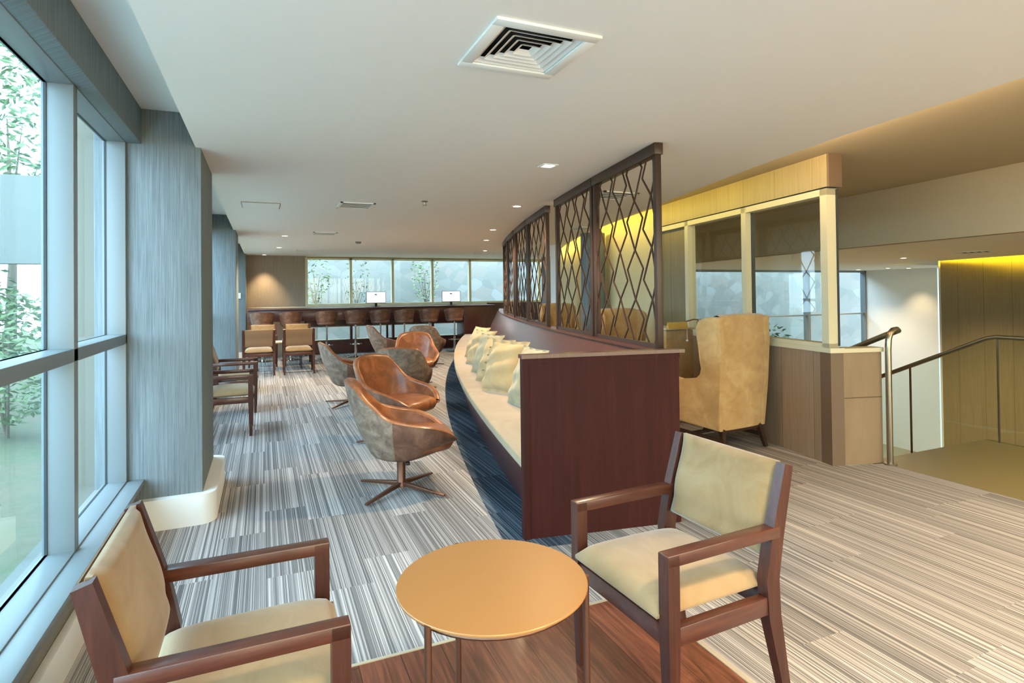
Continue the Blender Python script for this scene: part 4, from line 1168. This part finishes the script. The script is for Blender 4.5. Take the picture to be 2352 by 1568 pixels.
hf = MB(); hf.box((-0.19, -0.21, -0.006), (0.19, -0.195, -0.0003)); hf.box((-0.19, 0.2, -0.004), (0.19, 0.206, -0.0003)); hf.box((-0.19, -0.2, -0.004), (-0.184, 0.2, -0.0003)); hf.box((0.184, -0.2, -0.004), (0.19, 0.2, -0.0003)); hf.build('frame', M['steel'], t)
t = thing('sprinkler', 'small dark sprinkler head under the middle of the ceiling', 'sprinkler', (1.55, 5.88, ZC))
MB().lathe([(0, 0), (0.035, 0), (0.03, -0.008), (0.012, -0.012), (0.010, -0.035), (0.024, -0.038), (0.024, -0.042), (0, -0.042)], 16).build('head', M['steel'], t)
t = thing('smoke_detector', 'small ceiling detector past the second air vent', 'detector', (1.59, 10.75, ZC))
MB().lathe([(0, 0), (0.055, 0), (0.052, -0.02), (0.035, -0.035), (0, -0.037)], 20).build('housing', M['wallgrey'], t)
t = thing('wall_thermostat', 'small white control box on the face of the farthest column', 'thermostat', (-0.52, 14.40, 1.40))
MB().box((-0.05, -0.02, 0.0), (0.05, -0.0005, 0.13), 0.004).build('casing', M['white'], t)

# ================================================================== OUTSIDE
og = MB()
NX, NY = 20, 24
def gz(x, y): return -0.12 + 0.32*max(0, (-2.2-x))*0.55 + 0.05*math.sin(x*2+y)
og.grid(NX, NY, lambda u, v: Vector((lerp(-12, -1.02, u), lerp(-8, 18.5, v), gz(lerp(-12, -1.02, u), lerp(-8, 18.5, v)))))
struct('ground_garden', og, M['ground'])
box_struct('ground_far', (-12, 15.2, -3.2), (24, 26, -0.15), M['ground'])
box_struct('ground_wide', (-80, -80, -3.6), (80, 80, -3.3), M['ground'])
box_struct('ground_lower', (7.5, 10.9, -3.2), (24, 15.2, -2.4), M['ground'])
box_struct('trim_ledge', (-1.10, -3.6, 0.0), (-0.93, 4.2, 0.16), M['concrete'])
box_struct('wall_outside_fin', (-1.20, 4.62, -0.1), (-0.93, 5.1, 3.2), M['concretebeige'], 0.01)
box_struct('wall_outside_beam', (-9.0, 10.2, 1.95), (-1.6, 10.5, 3.2), M['concrete'])
box_struct('roof_eave', (-1.9, 2.6, 3.15), (-0.9, 4.1, 3.3), M['concrete'])
box_struct('bounce_paving_left', (-40.0, -40.0, -0.3), (-1.10, 2.2, 0.02), M['pavingg'])  # added pale reflector, throws sky light onto the ceiling
box_struct('bounce_paving_path', (-1.42, 5.4, -0.3), (-1.0, 15.0, 0.02), M['pavingg'])  # reflector strip added beside the farther windows
box_struct('bounce_paving_back', (-7.0, -40.0, -0.3), (40.0, -3.7, -0.02), M['paving'])  # unseen pale ground, added to bounce light in from behind
box_struct('wall_stone_far', (-4.0, 18.6, -0.3), (12.0, 19.0, 3.6), M['stone'])
box_struct('wall_stone_lower', (7.0, 13.8, -3.0), (20, 14.2, 3.4), M['stone'])
def foliage(n, cx, cy, cz, rx, ry, rz_, seed, size=0.10):
    rnd = random.Random(seed); mb = MB(); bm = mb.bm
    for _ in range(n):
        while True:
            p = Vector((rnd.uniform(-1, 1), rnd.uniform(-1, 1), rnd.uniform(-1, 1)))
            if p.length <= 1: break
        p = p.normalized()*(p.length**0.5)
        c = Vector((cx+p.x*rx, cy+p.y*ry, cz+p.z*rz_))
        a = Vector((rnd.uniform(-1, 1), rnd.uniform(-1, 1), rnd.uniform(-0.6, 0.6))).normalized()*size*rnd.uniform(0.6, 1.3)
        b = a.orthogonal().normalized()*size*0.36; 
        b = Matrix.Rotation(rnd.uniform(0, 6.28), 3, a.normalized()) @ b
        k = a.cross(b).normalized()*size*0.12
        v = [bm.verts.new(c-a), bm.verts.new(c-b+k), bm.verts.new(c+a), bm.verts.new(c+b+k)]
        bm.faces.new(v)
    return mb
def shrub(x, y, z, r, h, n, label, seed, mat='leaf', group='garden shrubs', size=0.09):
    t = thing('shrub', label, 'shrub', (x, y, z), 0, group)
    st_ = MB(); rnd = random.Random(seed)
    for k in range(4):
        st_.tube([(0, 0, -0.1), (rnd.uniform(-.3, .3)*r, rnd.uniform(-.3, .3)*r, h*0.7)], 0.018, 6, r2=0.006)
    st_.build('stems', M['bark'], t)
    foliage(n, 0, 0, h*0.55, r, r, h*0.5, seed, size).build('foliage', M[mat], t, smooth=False)
def tree(x, y, z, r, h, n, label, seed, mat='leaf', group='garden trees', size=0.14):
    t = thing('tree', label, 'tree', (x, y, z), 0, group)
    tr_ = MB().tube([(0, 0, -0.2), (0.05, 0.03, h*0.35), (-0.04, 0.05, h*0.8)], 0.03+0.05*r, 9, r2=0.012)
    for k in range(5):
        a = k*1.3; tr_.tube([(0, 0.03, h*0.4+0.06*k), (r*0.6*math.cos(a), r*0.6*math.sin(a), h*0.75)], 0.008+0.016*r, 6, r2=0.005)
    tr_.build('trunk', M['bark'], t)
    foliage(n, 0, 0, h*0.78, r, r, h*0.34, seed, size).build('foliage', M[mat], t, smooth=False)
tree(-4.3, 13.4, 0.3, 1.7, 5.6, 2600, 'leafy tree above the pale beam, seen through the near window', 11, size=0.10)
shrub(-2.55, 7.9, 0.0, 0.55, 1.5, 900, 'leafy shrub under the pale beam outside the near window', 12, size=0.06)
shrub(-3.4, 9.3, 0.2, 0.6, 1.7, 900, 'darker shrub behind, under the pale beam outside the near window', 13, 'leafd', size=0.06)
tree(1.35, 17.4, -0.15, 0.45, 2.9, 260, 'slim young tree outside the leftmost far pane', 15, size=0.07)
tree(4.75, 18.0, -0.15, 0.45, 2.9, 300, 'leafy young tree before the stone wall outside the fourth far pane', 16, size=0.07)
tree(2.6, 17.9, -0.15, 0.4, 2.6, 120, 'thin tree against the stone wall outside the second far pane', 17, 'leafd', size=0.06)
shrub(11.0, 12.3, -2.4, 0.8, 3.0, 700, 'green shrub outside the lower hall windows', 18)
shrub(13.1, 12.2, -2.4, 0.8, 2.9, 700, 'dark shrub outside the lower hall windows, farther right', 19, 'leafd')
